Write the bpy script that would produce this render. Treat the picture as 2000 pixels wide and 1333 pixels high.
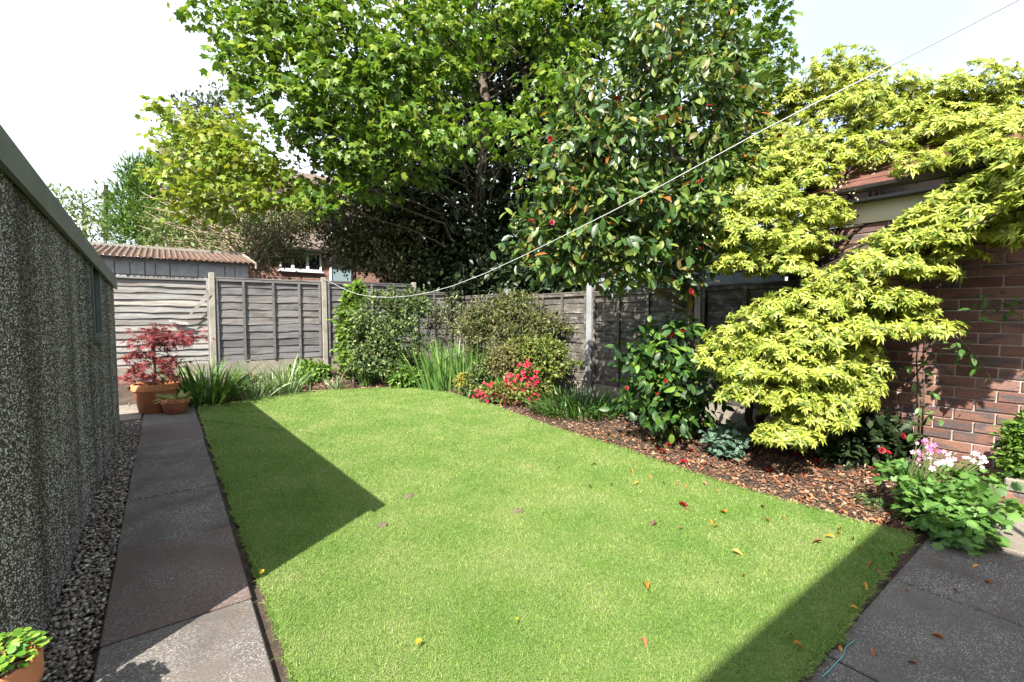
import bpy, bmesh, math, random
import numpy as np
from mathutils import Vector, Matrix
for o in list(bpy.data.objects): bpy.data.objects.remove(o)
SC = bpy.context.scene
COL = SC.collection
rng = np.random.default_rng(7)
random.seed(7)

# ---------------------------------------------------------------- camera
FPX = 900.0                      # focal length in photo pixels (2000 wide)
CAMH = 1.4
YAW = math.atan(677/900); PITCH = math.atan((666.5-616)/900)
cam = bpy.data.cameras.new('camera'); cam.sensor_width = 36; cam.lens = FPX/2000*36
cam.clip_start = .05; cam.clip_end = 2000
camo = bpy.data.objects.new('camera', cam); COL.objects.link(camo); SC.camera = camo
cF = np.array([math.sin(YAW)*math.cos(PITCH), math.cos(YAW)*math.cos(PITCH), -math.sin(PITCH)])
cR = np.array([math.cos(YAW), -math.sin(YAW), 0.0]); cU = np.cross(cR, cF)
CAM = np.array([0, 0, CAMH])
camo.matrix_world = Matrix(((cR[0], cU[0], -cF[0], 0), (cR[1], cU[1], -cF[1], 0), (cR[2], cU[2], -cF[2], CAMH), (0, 0, 0, 1)))

# ---------------------------------------------------------------- sky, sun, exposure
SUN_EL = math.radians(46); SH = np.array([.846, .533])     # horizontal way the shadows fall
world = bpy.data.worlds.new('World'); SC.world = world; world.use_nodes = True
nt = world.node_tree; nt.nodes.clear()
wo = nt.nodes.new('ShaderNodeOutputWorld'); bg = nt.nodes.new('ShaderNodeBackground')
sky = nt.nodes.new('ShaderNodeTexSky'); sky.sky_type = 'NISHITA'; sky.sun_disc = False
sky.sun_elevation = SUN_EL; sky.sun_rotation = math.atan2(-SH[0], -SH[1]); sky.dust_density = 3.0
mx = nt.nodes.new('ShaderNodeMix'); mx.data_type = 'RGBA'
nz = nt.nodes.new('ShaderNodeTexNoise'); nz.inputs['Scale'].default_value = 1.1; nz.inputs['Detail'].default_value = 5
mr = nt.nodes.new('ShaderNodeMapRange'); mr.inputs[1].default_value = .3; mr.inputs[2].default_value = .7
mr.inputs[3].default_value = .3; mr.inputs[4].default_value = 1.0
tc = nt.nodes.new('ShaderNodeTexCoord')
wm = nt.nodes.new('ShaderNodeMapping'); wm.inputs['Location'].default_value = (8.5, 4.5, 2.0)
nt.links.new(tc.outputs['Generated'], wm.inputs[0]); nt.links.new(wm.outputs[0], nz.inputs['Vector']); nt.links.new(nz.outputs['Fac'], mr.inputs[0])
nt.links.new(mr.outputs[0], mx.inputs[0]); nt.links.new(sky.outputs[0], mx.inputs[6])
mx.inputs[7].default_value = (3.9, 4.25, 4.55, 1)          # thin bright cloud
nt.links.new(mx.outputs[2], bg.inputs[0]); bg.inputs[1].default_value = .1
nt.links.new(bg.outputs[0], wo.inputs[0])
sl = bpy.data.lights.new('sun', 'SUN'); sl.energy = 4.2; sl.angle = math.radians(.5); sl.color = (1, .94, .83)
slo = bpy.data.objects.new('sun', sl); COL.objects.link(slo)
sd = Vector((SH[0]*math.cos(SUN_EL), SH[1]*math.cos(SUN_EL), -math.sin(SUN_EL)))
slo.rotation_euler = sd.to_track_quat('-Z', 'Y').to_euler(); slo.location = (-8, -5, 12)
SC.view_settings.view_transform = 'Standard'; SC.view_settings.look = 'None'
SC.view_settings.exposure = 2.1; SC.view_settings.gamma = 1.0
SC.render.engine = 'CYCLES'
SC.cycles.max_bounces = 6; SC.cycles.diffuse_bounces = 3; SC.cycles.glossy_bounces = 3; SC.cycles.transmission_bounces = 4
SC.cycles.transparent_max_bounces = 8; SC.cycles.use_denoising = True; SC.cycles.sample_clamp_indirect = 6

# ---------------------------------------------------------------- pixel -> place
def ray(x, y): return cF + (x-1000)/FPX*cR - (y-666.5)/FPX*cU
def P(x, y, Z): return CAM + ray(x, y)*Z
def on_x(x, y, X):
    r = ray(x, y); return CAM + r*(X/r[0])
def on_y(x, y, Y):
    r = ray(x, y); return CAM + r*(Y/r[1])
def sm(t):
    t = np.clip(t, 0, 1); return t*t*(3-2*t)
def g(X, Y):
    X = np.asarray(X, float); Y = np.asarray(Y, float)
    return .012*np.clip(Y-2, 0, 8) + .2*sm((Y-8.4)/1.3) + .03*sm((X-4)/.8) + 1.2*sm((Y-10.6)/6)
def G(x, y, dz=0.0):
    r = ray(x, y); z = 0.0
    for _ in range(12):
        t = (z+dz-CAMH)/r[2]; q = CAM+r*t; z = float(g(q[0], q[1]))
    return np.array([q[0], q[1], z+dz])

# ---------------------------------------------------------------- object helpers
def thing(name, label, cat, loc, group=None):
    o = bpy.data.objects.new(name, None); COL.objects.link(o); o.location = [float(v) for v in loc]; o.empty_display_size = .1
    tag(o, label, cat, group); return o
def tag(o, label=None, cat=None, group=None, kind=None):
    if label: o['label'] = label
    if cat: o['category'] = cat
    if group: o['group'] = group
    if kind: o['kind'] = kind
    return o
def base_of(o):
    b = np.zeros(3)
    while o is not None: b += np.array(o.location); o = o.parent
    return b
def tri_mesh(name, V, T, mat=None, rnd=None, smooth=False):
    V = np.ascontiguousarray(V, np.float32); T = np.ascontiguousarray(T, np.int32)
    me = bpy.data.meshes.new(name); me.vertices.add(len(V)); me.vertices.foreach_set('co', V.ravel())
    me.loops.add(T.size); me.loops.foreach_set('vertex_index', T.ravel())
    me.polygons.add(len(T)); me.polygons.foreach_set('loop_start', np.arange(0, T.size, 3, dtype=np.int32))
    if smooth: me.polygons.foreach_set('use_smooth', np.ones(len(T), bool))
    me.update(calc_edges=True)
    if rnd is not None:
        a = me.attributes.new('rnd', 'FLOAT', 'POINT'); a.data.foreach_set('value', np.ascontiguousarray(rnd, np.float32))
    if mat: me.materials.append(mat)
    return me
def poly_mesh(name, V, F, mat=None, smooth=False):
    me = bpy.data.meshes.new(name); me.from_pydata([tuple(map(float, v)) for v in V], [], [tuple(map(int, f)) for f in F]); me.update()
    if smooth: me.polygons.foreach_set('use_smooth', [True]*len(me.polygons))
    if mat: me.materials.append(mat)
    return me
def link(name, me, parent=None, loc=None):
    o = bpy.data.objects.new(name, me); COL.objects.link(o)
    if parent is not None: o.parent = parent
    if loc is not None: o.location = [float(v) for v in loc]
    return o
def part(name, V, F, mat, parent=None, smooth=False, rnd=None, tri=False):
    V = np.asarray(V, float)
    if parent is not None: V = V - base_of(parent)
    me = tri_mesh(name, V, F, mat, rnd, smooth) if tri else poly_mesh(name, V, F, mat, smooth)
    return link(name, me, parent)
def solo(name, V, F, mat, label, cat, group=None, smooth=False, loc=None):
    V = np.asarray(V, float)
    if loc is None: loc = np.array([V[:, 0].mean(), V[:, 1].mean(), V[:, 2].min()])
    o = link(name, poly_mesh(name, V-np.asarray(loc), F, mat, smooth), None, loc)
    return tag(o, label, cat, group)
BOXF = [(0, 3, 2, 1), (4, 5, 6, 7), (0, 1, 5, 4), (1, 2, 6, 5), (2, 3, 7, 6), (3, 0, 4, 7)]
def box(x0, x1, y0, y1, z0, z1):
    return (np.array([(x0, y0, z0), (x1, y0, z0), (x1, y1, z0), (x0, y1, z0), (x0, y0, z1), (x1, y0, z1), (x1, y1, z1), (x0, y1, z1)], float), list(BOXF))
def join(*vf):
    V = []; F = []; n = 0
    for v, f in vf:
        V.append(np.asarray(v, float)); F += [tuple(i+n for i in q) for q in f]; n += len(v)
    return np.concatenate(V), F
def bev(x0, x1, y0, y1, z0, z1, b, seg=1):
    bm = bmesh.new(); V, F = box(x0, x1, y0, y1, z0, z1)
    vs = [bm.verts.new(v) for v in V]; [bm.faces.new([vs[i] for i in f]) for f in F]
    bmesh.ops.bevel(bm, geom=list(bm.edges), offset=b, segments=seg, affect='EDGES')
    bm.verts.index_update()
    r = (np.array([v.co[:] for v in bm.verts]), [tuple(v.index for v in f.verts) for f in bm.faces]); bm.free(); return r
def tube(pts, rad, n=6, cap=True):
    pts = np.asarray(pts, float); m = len(pts); rad = np.broadcast_to(np.asarray(rad, float), (m,))
    V = []; F = []
    tan = np.gradient(pts, axis=0); tan /= np.linalg.norm(tan, axis=1)[:, None]+1e-9
    ref = np.array([.31, .17, .93]) if abs(tan[0][2]) < .9 else np.array([1., .1, 0])
    for i in range(m):
        a = np.cross(tan[i], ref); a /= np.linalg.norm(a)+1e-9; b = np.cross(tan[i], a)
        for k in range(n):
            t = 2*math.pi*k/n; V.append(pts[i]+rad[i]*(math.cos(t)*a+math.sin(t)*b))
    for i in range(m-1):
        for k in range(n):
            F.append((i*n+k, i*n+(k+1) % n, (i+1)*n+(k+1) % n, (i+1)*n+k))
    if cap: F += [tuple(range(n-1, -1, -1)), tuple(range((m-1)*n, m*n))]
    return np.array(V), F
def lathe(prof, n=28, c=(0, 0, 0)):
    V = []; F = []
    for r, z in prof:
        for k in range(n):
            t = 2*math.pi*k/n; V.append((c[0]+r*math.cos(t), c[1]+r*math.sin(t), c[2]+z))
    for i in range(len(prof)-1):
        for k in range(n):
            F.append((i*n+k, i*n+(k+1) % n, (i+1)*n+(k+1) % n, (i+1)*n+k))
    return np.array(V), F

# ---------------------------------------------------------------- materials
def newmat(name):
    m = bpy.data.materials.new(name); m.use_nodes = True; n = m.node_tree
    return m, n, n.nodes['Principled BSDF']
def ramp(n, fac, stops, interp='LINEAR'):
    r = n.nodes.new('ShaderNodeValToRGB'); r.color_ramp.interpolation = interp
    e = r.color_ramp.elements
    while len(e) < len(stops): e.new(.5)
    for k, (p, c) in enumerate(stops):
        e[k].position = p; e[k].color = (*c, 1) if len(c) == 3 else c
    n.links.new(fac, r.inputs[0]); return r.outputs[0]
def coords(n, sc=(1, 1, 1), kind='Object', rnd=0.0):
    t = n.nodes.new('ShaderNodeTexCoord'); mp = n.nodes.new('ShaderNodeMapping'); mp.inputs['Scale'].default_value = sc
    n.links.new(t.outputs[kind], mp.inputs[0])
    if rnd:
        oi = n.nodes.new('ShaderNodeObjectInfo'); mu = n.nodes.new('ShaderNodeMath'); mu.operation = 'MULTIPLY'; mu.inputs[1].default_value = rnd
        n.links.new(oi.outputs['Random'], mu.inputs[0]); n.links.new(mu.outputs[0], mp.inputs['Location'])
    return mp.outputs[0]
def noise(n, vec, scale, detail=4, rough=.55):
    t = n.nodes.new('ShaderNodeTexNoise'); t.inputs['Scale'].default_value = scale; t.inputs['Detail'].default_value = detail
    t.inputs['Roughness'].default_value = rough; n.links.new(vec, t.inputs['Vector']); return t.outputs['Fac']
def voro(n, vec, scale, out='Color'):
    t = n.nodes.new('ShaderNodeTexVoronoi'); t.inputs['Scale'].default_value = scale; n.links.new(vec, t.inputs['Vector']); return t.outputs[out]
def mixc(n, a, b, fac, mode='MIX'):
    x = n.nodes.new('ShaderNodeMix'); x.data_type = 'RGBA'; x.blend_type = mode
    if isinstance(fac, float): x.inputs[0].default_value = fac
    else: n.links.new(fac, x.inputs[0])
    for k, v in ((6, a), (7, b)):
        if isinstance(v, tuple): x.inputs[k].default_value = (*v, 1)
        else: n.links.new(v, x.inputs[k])
    return x.outputs[2]
def bump(n, b, h, dist, strength=1.0):
    x = n.nodes.new('ShaderNodeBump'); x.inputs['Distance'].default_value = dist; x.inputs['Strength'].default_value = strength
    n.links.new(h, x.inputs['Height']); n.links.new(x.outputs[0], b.inputs['Normal'])
def rndval(n):
    a = n.nodes.new('ShaderNodeAttribute'); a.attribute_name = 'rnd'; oi = n.nodes.new('ShaderNodeObjectInfo')
    ad = n.nodes.new('ShaderNodeMath'); ad.operation = 'ADD'; n.links.new(a.outputs['Fac'], ad.inputs[0]); n.links.new(oi.outputs['Random'], ad.inputs[1])
    fr = n.nodes.new('ShaderNodeMath'); fr.operation = 'FRACT'; n.links.new(ad.outputs[0], fr.inputs[0]); return fr.outputs[0]
def leafmat(name, cols, rough=.5, trans=.3, spec=.4, tint=1.25):
    """cols: [(share, colour)] spread over the leaves at random"""
    m, n, b = newmat(name); tot = sum(s for s, _ in cols); p = 0; st = []
    for s, c in cols: st.append((p/tot, c)); p += s
    col = ramp(n, rndval(n), st, 'LINEAR' if len(cols) < 4 else 'CONSTANT')
    v = noise(n, coords(n), 9, 2); col = mixc(n, col, ramp(n, v, [(.3, (.7, .72, .7)), (.7, (1.2, 1.18, 1.1))]), 1.0, 'MULTIPLY')
    n.links.new(col, b.inputs['Base Color']); b.inputs['Roughness'].default_value = rough; b.inputs['Specular IOR Level'].default_value = spec
    if trans:
        tr = n.nodes.new('ShaderNodeBsdfTranslucent'); tcol = mixc(n, col, (tint, tint*1.02, tint*.55), 1.0, 'MULTIPLY'); n.links.new(tcol, tr.inputs[0])
        ms = n.nodes.new('ShaderNodeMixShader'); ms.inputs[0].default_value = trans
        n.links.new(b.outputs[0], ms.inputs[1]); n.links.new(tr.outputs[0], ms.inputs[2])
        n.links.new(ms.outputs[0], n.nodes['Material Output'].inputs[0])
    return m
def plain(name, col, rough=.6, spec=.4, var=.15, scale=8, bumpd=0.0, metal=0.0):
    m, n, b = newmat(name); f = noise(n, coords(n, rnd=20.0), scale, 5)
    c = ramp(n, f, [(.3, tuple(v*(1-var) for v in col)), (.7, tuple(v*(1+var) for v in col))]); n.links.new(c, b.inputs['Base Color'])
    b.inputs['Roughness'].default_value = rough; b.inputs['Specular IOR Level'].default_value = spec; b.inputs['Metallic'].default_value = metal
    if bumpd: bump(n, b, noise(n, coords(n), scale*6, 4), bumpd)
    return m
def woodmat(name, axis, cols, stain=(.02, .018, .015), pale=None):
    m, n, b = newmat(name); s = [1.2, 1.2, 1.2]; s[2] = 34; s[1-axis] = 34
    v = coords(n, tuple(s), rnd=13.0); f = noise(n, v, 1.6, 6, .65); c = ramp(n, f, cols)
    oi = n.nodes.new('ShaderNodeObjectInfo'); tint = ramp(n, oi.outputs['Random'], [(0, (.72, .7, .7)), (.5, (1, 1, 1.02)), (1, (1.22, 1.16, 1.1))])
    c = mixc(n, c, tint, 1.0, 'MULTIPLY')
    s2 = noise(n, coords(n, (1.5, 1.5, 3.5), rnd=5.0), 1.7, 4); c = mixc(n, c, stain, ramp(n, s2, [(.52, (0, 0, 0)), (.78, (.75, .75, .75))]))
    if pale: c = mixc(n, c, pale, ramp(n, noise(n, coords(n, (2, 2, 5), rnd=9.0), 2.4, 6, .7), [(.5, (0, 0, 0)), (.66, (.8, .8, .8))]))
    n.links.new(c, b.inputs['Base Color']); b.inputs['Roughness'].default_value = .85; b.inputs['Specular IOR Level'].default_value = .2
    bump(n, b, f, .004); return m

M = {}
def slabmat(name, base, fleck):
    m, n, b = newmat(name); v = coords(n)
    big = noise(n, v, 1.7, 5); c = ramp(n, big, [(.3, tuple(k*.72 for k in base)), (.55, base), (.75, tuple(k*1.2 for k in base))])
    vs = voro(n, coords(n, (1, 1.6, 1)), 165); vl = n.nodes.new('ShaderNodeSeparateColor'); n.links.new(vs, vl.inputs[0])
    msk = ramp(n, vl.outputs[0], [(.74, (0, 0, 0)), (.8, (1, 1, 1))]); pat = ramp(n, noise(n, v, 3.1, 4), [(.36, (.1, .1, .1)), (.62, (.95, .95, .95))])
    c = mixc(n, c, fleck, mixc(n, msk, pat, 1.0, 'MULTIPLY'))
    fine = noise(n, v, 260, 2); c = mixc(n, c, ramp(n, fine, [(.3, (.6, .6, .6)), (.7, (1.35, 1.35, 1.35))]), 1.0, 'MULTIPLY')
    st = ramp(n, noise(n, v, 4.6, 5, .7), [(.6, (0, 0, 0)), (.72, (.6, .6, .6))]); c = mixc(n, c, (.075, .045, .025), st)
    n.links.new(c, b.inputs['Base Color']); b.inputs['Roughness'].default_value = .8; b.inputs['Specular IOR Level'].default_value = .25
    bump(n, b, fine, .003); return m
M['slab'] = slabmat('paving_grey', (.1, .088, .08), (.24, .23, .22))
M['slab_pink'] = slabmat('paving_pink', (.108, .078, .071), (.2, .17, .16))
M['slab_pale'] = slabmat('paving_pale', (.17, .148, .125), (.26, .24, .21))
M['slab_dark'] = slabmat('paving_dark', (.088, .074, .066), (.27, .265, .265))
def soilmat():
    m, n, b = newmat('soil'); v = coords(n); f = noise(n, v, 6, 8, .7)
    c = ramp(n, f, [(.3, (.018, .012, .009)), (.5, (.05, .032, .022)), (.7, (.1, .065, .042))])
    n.links.new(c, b.inputs['Base Color']); b.inputs['Roughness'].default_value = .95; bump(n, b, noise(n, v, 55, 5, .7), .02); return m
M['soil'] = soilmat()
def lawnmat():
    m, n, b = newmat('turf'); v = coords(n); f = noise(n, v, 2.2, 6, .6)
    c = ramp(n, f, [(.3, (.1, .18, .04)), (.55, (.14, .21, .06)), (.75, (.2, .24, .09))])
    fine = noise(n, v, 190, 3); c = mixc(n, c, ramp(n, fine, [(.3, (.35, .38, .3)), (.65, (1.15, 1.15, 1.1))]), 1.0, 'MULTIPLY')
    n.links.new(c, b.inputs['Base Color']); b.inputs['Roughness'].default_value = .9; b.inputs['Specular IOR Level'].default_value = .1
    bump(n, b, fine, .012); return m
M['turf'] = lawnmat(); M['soil_pale'] = plain('dry_soil', (.1, .085, .06), .95, .1, .3, 40, .004)
def grassmat():
    m, n, b = newmat('grass_blade'); v = coords(n); f = noise(n, v, 2.2, 6, .6)
    c1 = ramp(n, rndval(n), [(0, (.1, .195, .03)), (.35, (.148, .242, .045)), (.7, (.195, .268, .062)), (.92, (.24, .285, .1)), (1, (.3, .3, .15))])
    c = mixc(n, c1, ramp(n, f, [(.3, (.68, .85, .62)), (.5, (1, 1, 1)), (.68, (1.3, 1.12, 1.45)), (.8, (1.6, 1.25, 1.9))]), 1.0, 'MULTIPLY')
    n.links.new(c, b.inputs['Base Color']); b.inputs['Roughness'].default_value = .6; b.inputs['Specular IOR Level'].default_value = .25
    tr = n.nodes.new('ShaderNodeBsdfTranslucent'); n.links.new(c, tr.inputs[0]); ms = n.nodes.new('ShaderNodeMixShader'); ms.inputs[0].default_value = .3
    n.links.new(b.outputs[0], ms.inputs[1]); n.links.new(tr.outputs[0], ms.inputs[2]); n.links.new(ms.outputs[0], n.nodes['Material Output'].inputs[0]); return m
M['grass'] = grassmat()
def bitmat(name, stops, rough=.8, spec=.25):
    m, n, b = newmat(name); c = ramp(n, rndval(n), stops); f = noise(n, coords(n), 90, 3)
    c = mixc(n, c, ramp(n, f, [(.3, (.65, .65, .65)), (.7, (1.25, 1.25, 1.25))]), 1.0, 'MULTIPLY')
    n.links.new(c, b.inputs['Base Color']); b.inputs['Roughness'].default_value = rough; b.inputs['Specular IOR Level'].default_value = spec; return m
M['chip'] = bitmat('bark_chip', [(0, (.025, .016, .012)), (.35, (.07, .04, .027)), (.65, (.14, .075, .046)), (.87, (.24, .14, .085)), (1, (.34, .26, .18))])
M['litter'] = bitmat('leaf_litter', [(0, (.09, .03, .016)), (.3, (.2, .06, .025)), (.6, (.32, .11, .04)), (.85, (.42, .2, .08)), (1, (.2, .025, .025))], .6)
M['pebble'] = bitmat('gravel_stone', [(0, (.05, .042, .036)), (.35, (.13, .1, .085)), (.65, (.2, .165, .13)), (.9, (.3, .26, .22)), (1, (.4, .38, .36))], .6, .4)
M['dash'] = None
def dashmat(name, wall):
    m, n, b = newmat(name); v = coords(n)
    st = noise(n, coords(n, (1, 1, .05)), 3.4, 5, .6)                     # vertical damp streaks
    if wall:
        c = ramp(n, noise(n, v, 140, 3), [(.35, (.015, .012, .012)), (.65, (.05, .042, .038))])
    else:
        c = ramp(n, rndval(n), [(0, (.03, .02, .018)), (.35, (.11, .08, .066)), (.55, (.2, .18, .165)), (.72, (.36, .355, .34)), (1, (.6, .6, .575))])
    c = mixc(n, c, ramp(n, st, [(.36, (.38, .36, .35)), (.58, (1, 1, 1))]), 1.0, 'MULTIPLY')
    n.links.new(c, b.inputs['Base Color']); b.inputs['Roughness'].default_value = .8 if wall else .6
    if wall: bump(n, b, voro(n, v, 90, 'Distance'), .006)
    return m
M['dash_wall'] = dashmat('dash_mortar', True); M['dash'] = dashmat('dash_stone', False)
M['fascia'] = plain('fascia_metal', (.135, .14, .137), .55, .4, .18, 2.5)
M['frame_dark'] = plain('window_frame', (.07, .085, .08), .6)
M['white'] = plain('white_paint', (.75, .76, .78), .45, .4, .04, 3)
def glassmat(name, tint):
    m, n, b = newmat(name); b.inputs['Base Color'].default_value = (*tint, 1); b.inputs['Roughness'].default_value = .04
    b.inputs['Specular IOR Level'].default_value = .9; return m
M['glass'] = glassmat('dark_glass', (.015, .02, .022)); M['glass_blue'] = glassmat('pale_glass', (.2, .27, .3))
M['wood_back'] = woodmat('weathered_fence', 0, [(.25, (.06, .058, .06)), (.5, (.115, .112, .115)), (.75, (.18, .175, .174))])
M['wood_pale'] = woodmat('bleached_fence', 0, [(.25, (.09, .086, .082)), (.5, (.19, .187, .18)), (.75, (.29, .287, .28))], (.1, .065, .045))
M['wood_right'] = woodmat('dark_fence', 1, [(.25, (.035, .031, .028)), (.5, (.07, .064, .058)), (.75, (.115, .106, .097))], (.015, .013, .011), (.24, .222, .195))
M['wood_dark'] = plain('dark_timber', (.035, .026, .02), .8, .2, .3, 14)
def concmat(name, base, moss):
    m, n, b = newmat(name); v = coords(n, rnd=7.0); f = noise(n, v, 7, 7, .65)
    c = ramp(n, f, [(.3, tuple(k*.7 for k in base)), (.7, tuple(k*1.15 for k in base))])
    c = mixc(n, c, moss, ramp(n, noise(n, v, 3.2, 5), [(.52, (0, 0, 0)), (.72, (.7, .7, .7))]))
    n.links.new(c, b.inputs['Base Color']); b.inputs['Roughness'].default_value = .9; bump(n, b, noise(n, v, 60, 4), .004); return m
M['conc'] = concmat('post_concrete', (.24, .225, .195), (.12, .115, .075))
M['conc_grey'] = concmat('post_grey', (.2, .208, .22), (.13, .13, .125))
M['conc_board'] = concmat('gravel_board', (.2, .18, .15), (.1, .095, .06))
M['block'] = concmat('shed_block', (.24, .24, .245), (.18, .18, .175))
M['block_worn'] = concmat('shed_block_worn', (.2, .185, .16), (.3, .27, .22))
def corrmat():
    m, n, b = newmat('mossy_cement'); v = coords(n)
    geo = n.nodes.new('ShaderNodeAttribute'); geo.attribute_name = 'crest'
    c = ramp(n, noise(n, v, 5, 6, .7), [(.3, (.035, .016, .012)), (.5, (.06, .028, .018)), (.7, (.12, .065, .022))])
    w = mixc(n, ramp(n, geo.outputs['Fac'], [(.6, (0, 0, 0)), (1, (1, 1, 1))]), ramp(n, noise(n, v, 17, 5, .7), [(.38, (0, 0, 0)), (.6, (1, 1, 1))]), 1.0, 'MULTIPLY')
    c = mixc(n, c, (.16, .152, .14), w); n.links.new(c, b.inputs['Base Color']); b.inputs['Roughness'].default_value = .95; bump(n, b, noise(n, v, 60, 4), .01); return m
M['corr'] = corrmat()
def brickmat():
    m, n, b = newmat('brick'); oi = n.nodes.new('ShaderNodeObjectInfo')
    c = ramp(n, oi.outputs['Random'], [(0, (.1, .042, .032)), (.35, (.14, .07, .05)), (.6, (.195, .098, .07)), (.8, (.13, .062, .05)), (1, (.21, .115, .095))])
    v = coords(n, (1, 1.2, 5), rnd=31.0); c = mixc(n, c, (.055, .05, .055), ramp(n, noise(n, v, 3.4, 3), [(.52, (0, 0, 0)), (.62, (.85, .85, .85))]))
    c = mixc(n, c, ramp(n, noise(n, coords(n, rnd=11.0), 60, 5), [(.3, (.75, .75, .75)), (.7, (1.2, 1.2, 1.2))]), 1.0, 'MULTIPLY')
    n.links.new(c, b.inputs['Base Color']); b.inputs['Roughness'].default_value = .85; bump(n, b, noise(n, v, 40, 4), .004); return m
M['brick'] = brickmat(); M['mortar'] = plain('mortar', (.36, .31, .28), .95, .1, .15, 20, .004)
def farbrick():
    m, n, b = newmat('far_brick'); t = n.nodes.new('ShaderNodeTexBrick'); t.inputs['Scale'].default_value = 1; t.inputs['Brick Width'].default_value = .225
    t.inputs['Row Height'].default_value = .075; t.inputs['Mortar Size'].default_value = .01; t.inputs['Color1'].default_value = (.2, .08, .055, 1)
    t.inputs['Color2'].default_value = (.13, .055, .042, 1); t.inputs['Mortar'].default_value = (.24, .2, .17, 1)
    tcn = n.nodes.new('ShaderNodeTexCoord'); sp = n.nodes.new('ShaderNodeSeparateXYZ'); cb = n.nodes.new('ShaderNodeCombineXYZ'); ad = n.nodes.new('ShaderNodeMath')
    n.links.new(tcn.outputs['Object'], sp.inputs[0]); n.links.new(sp.outputs[0], ad.inputs[0]); n.links.new(sp.outputs[1], ad.inputs[1])
    n.links.new(ad.outputs[0], cb.inputs[0]); n.links.new(sp.outputs[2], cb.inputs[1]); n.links.new(cb.outputs[0], t.inputs['Vector'])
    n.links.new(t.outputs[0], b.inputs['Base Color']); b.inputs['Roughness'].default_value = .9; return m
M['far_brick'] = farbrick()
M['tile'] = plain('roof_tile', (.1, .045, .035), .85, .2, .3, 6, .004); M['tile_grey'] = plain('grey_roof_tile', (.12, .09, .08), .9, .2, .35, 5)
M['cream'] = plain('cream_board', (.42, .4, .3), .6, .3, .1, 3); M['gutter'] = plain('black_gutter', (.02, .018, .02), .35, .5)
M['grey_board'] = plain('grey_paint', (.17, .19, .2), .7, .3, .2, 5)
M['terra'] = plain('terracotta', (.46, .185, .09), .8, .2, .2, 7, .002); M['terra2'] = plain('dull_terracotta', (.36, .14, .075), .8, .2, .25, 9, .002)
M['compost'] = plain('compost', (.03, .02, .015), .95, .1, .4, 30, .01)
M['bark'] = plain('bark', (.09, .075, .058), .9, .15, .45, 12, .01); M['bark_pale'] = plain('pale_bark', (.17, .14, .11), .9, .15, .35, 14, .006)
M['bark_dark'] = plain('dark_bark', (.03, .024, .02), .9, .15, .4, 12, .008); M['twig'] = plain('dry_twig', (.3, .235, .18), .9, .15, .3, 12)
M['stem_green'] = plain('green_stem', (.07, .1, .03), .7, .2, .2, 12)
M['rope'] = plain('white_rope', (.42, .42, .43), .6, .3, .08, 60); M['cord'] = plain('turquoise_cord', (.07, .3, .29), .5, .4)
M['metal'] = plain('galvanised', (.35, .36, .37), .45, .5, .1, 6, 0, .6)

M['sycamore'] = leafmat('sycamore_leaf', [(3, (.06, .125, .016)), (3, (.095, .175, .022)), (2, (.145, .215, .028)), (1, (.2, .26, .04))], .42, .38)
M['sycamore_young'] = leafmat('young_sycamore_leaf', [(2, (.12, .2, .025)), (3, (.17, .25, .03)), (1, (.24, .26, .045))], .45, .42)
M['camellia'] = leafmat('camellia_leaf', [(5, (.022, .056, .015)), (6, (.045, .095, .02)), (5, (.085, .14, .026)), (4, (.14, .18, .036)), (.7, (.15, .13, .05)), (.45, (.26, .17, .03)), (.25, (.24, .09, .025))], .4, .24, .4)
M['camellia_low'] = leafmat('dark_camellia_leaf', [(4, (.016, .045, .014)), (4, (.03, .075, .016)), (3, (.065, .14, .02)), (2, (.1, .175, .024))], .46, .24, .35)
M['pieris'] = leafmat('pieris_leaf', [(2, (.11, .165, .026)), (3, (.22, .275, .04)), (4, (.32, .36, .06)), (2, (.43, .445, .13))], .5, .38, .25)
M['pieris_flower'] = leafmat('pieris_blossom', [(1, (.42, .42, .28)), (1, (.3, .34, .18)), (1, (.5, .48, .36))], .6, .2)
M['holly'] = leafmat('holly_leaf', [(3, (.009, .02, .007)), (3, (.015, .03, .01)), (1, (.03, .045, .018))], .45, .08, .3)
M['holly_pale'] = leafmat('speckled_holly_leaf', [(4, (.03, .042, .014)), (3, (.06, .075, .028)), (1, (.15, .16, .075))], .4, .1, .4)
M['conifer'] = leafmat('conifer_spray', [(2, (.035, .085, .014)), (3, (.06, .13, .02)), (2, (.085, .16, .025))], .6, .2, .2)
M['farleaf'] = leafmat('pale_far_leaf', [(2, (.075, .125, .035)), (3, (.11, .16, .05)), (1, (.15, .19, .07))], .55, .3)
M['farholly'] = leafmat('grey_green_leaf', [(2, (.04, .065, .035)), (3, (.065, .09, .05)), (1, (.1, .125, .075))], .4, .15)
M['twigleaf'] = leafmat('small_fresh_leaf', [(2, (.06, .1, .024)), (3, (.09, .14, .035)), (1, (.13, .17, .055))], .5, .3)
M['shrub'] = leafmat('shrub_leaf', [(3, (.035, .062, .022)), (3, (.068, .108, .032)), (2, (.11, .155, .045)), (1, (.18, .215, .085))], .55, .22, .3)
M['vine'] = leafmat('vine_leaf', [(2, (.065, .13, .02)), (3, (.1, .18, .025)), (1, (.15, .22, .04))], .45, .35)
M['cotone'] = leafmat('olive_leaf', [(3, (.045, .06, .018)), (3, (.075, .092, .028)), (2, (.115, .13, .04)), (1, (.13, .1, .045))], .6, .2)
M['azalea'] = leafmat('azalea_leaf', [(3, (.065, .1, .018)), (3, (.11, .155, .026)), (2, (.17, .2, .04)), (1, (.16, .13, .045))], .5, .25)
M['azalea_brown'] = leafmat('bronze_leaf', [(3, (.1, .09, .035)), (3, (.15, .135, .055)), (2, (.11, .13, .035)), (1, (.2, .16, .07))], .6, .25)
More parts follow.
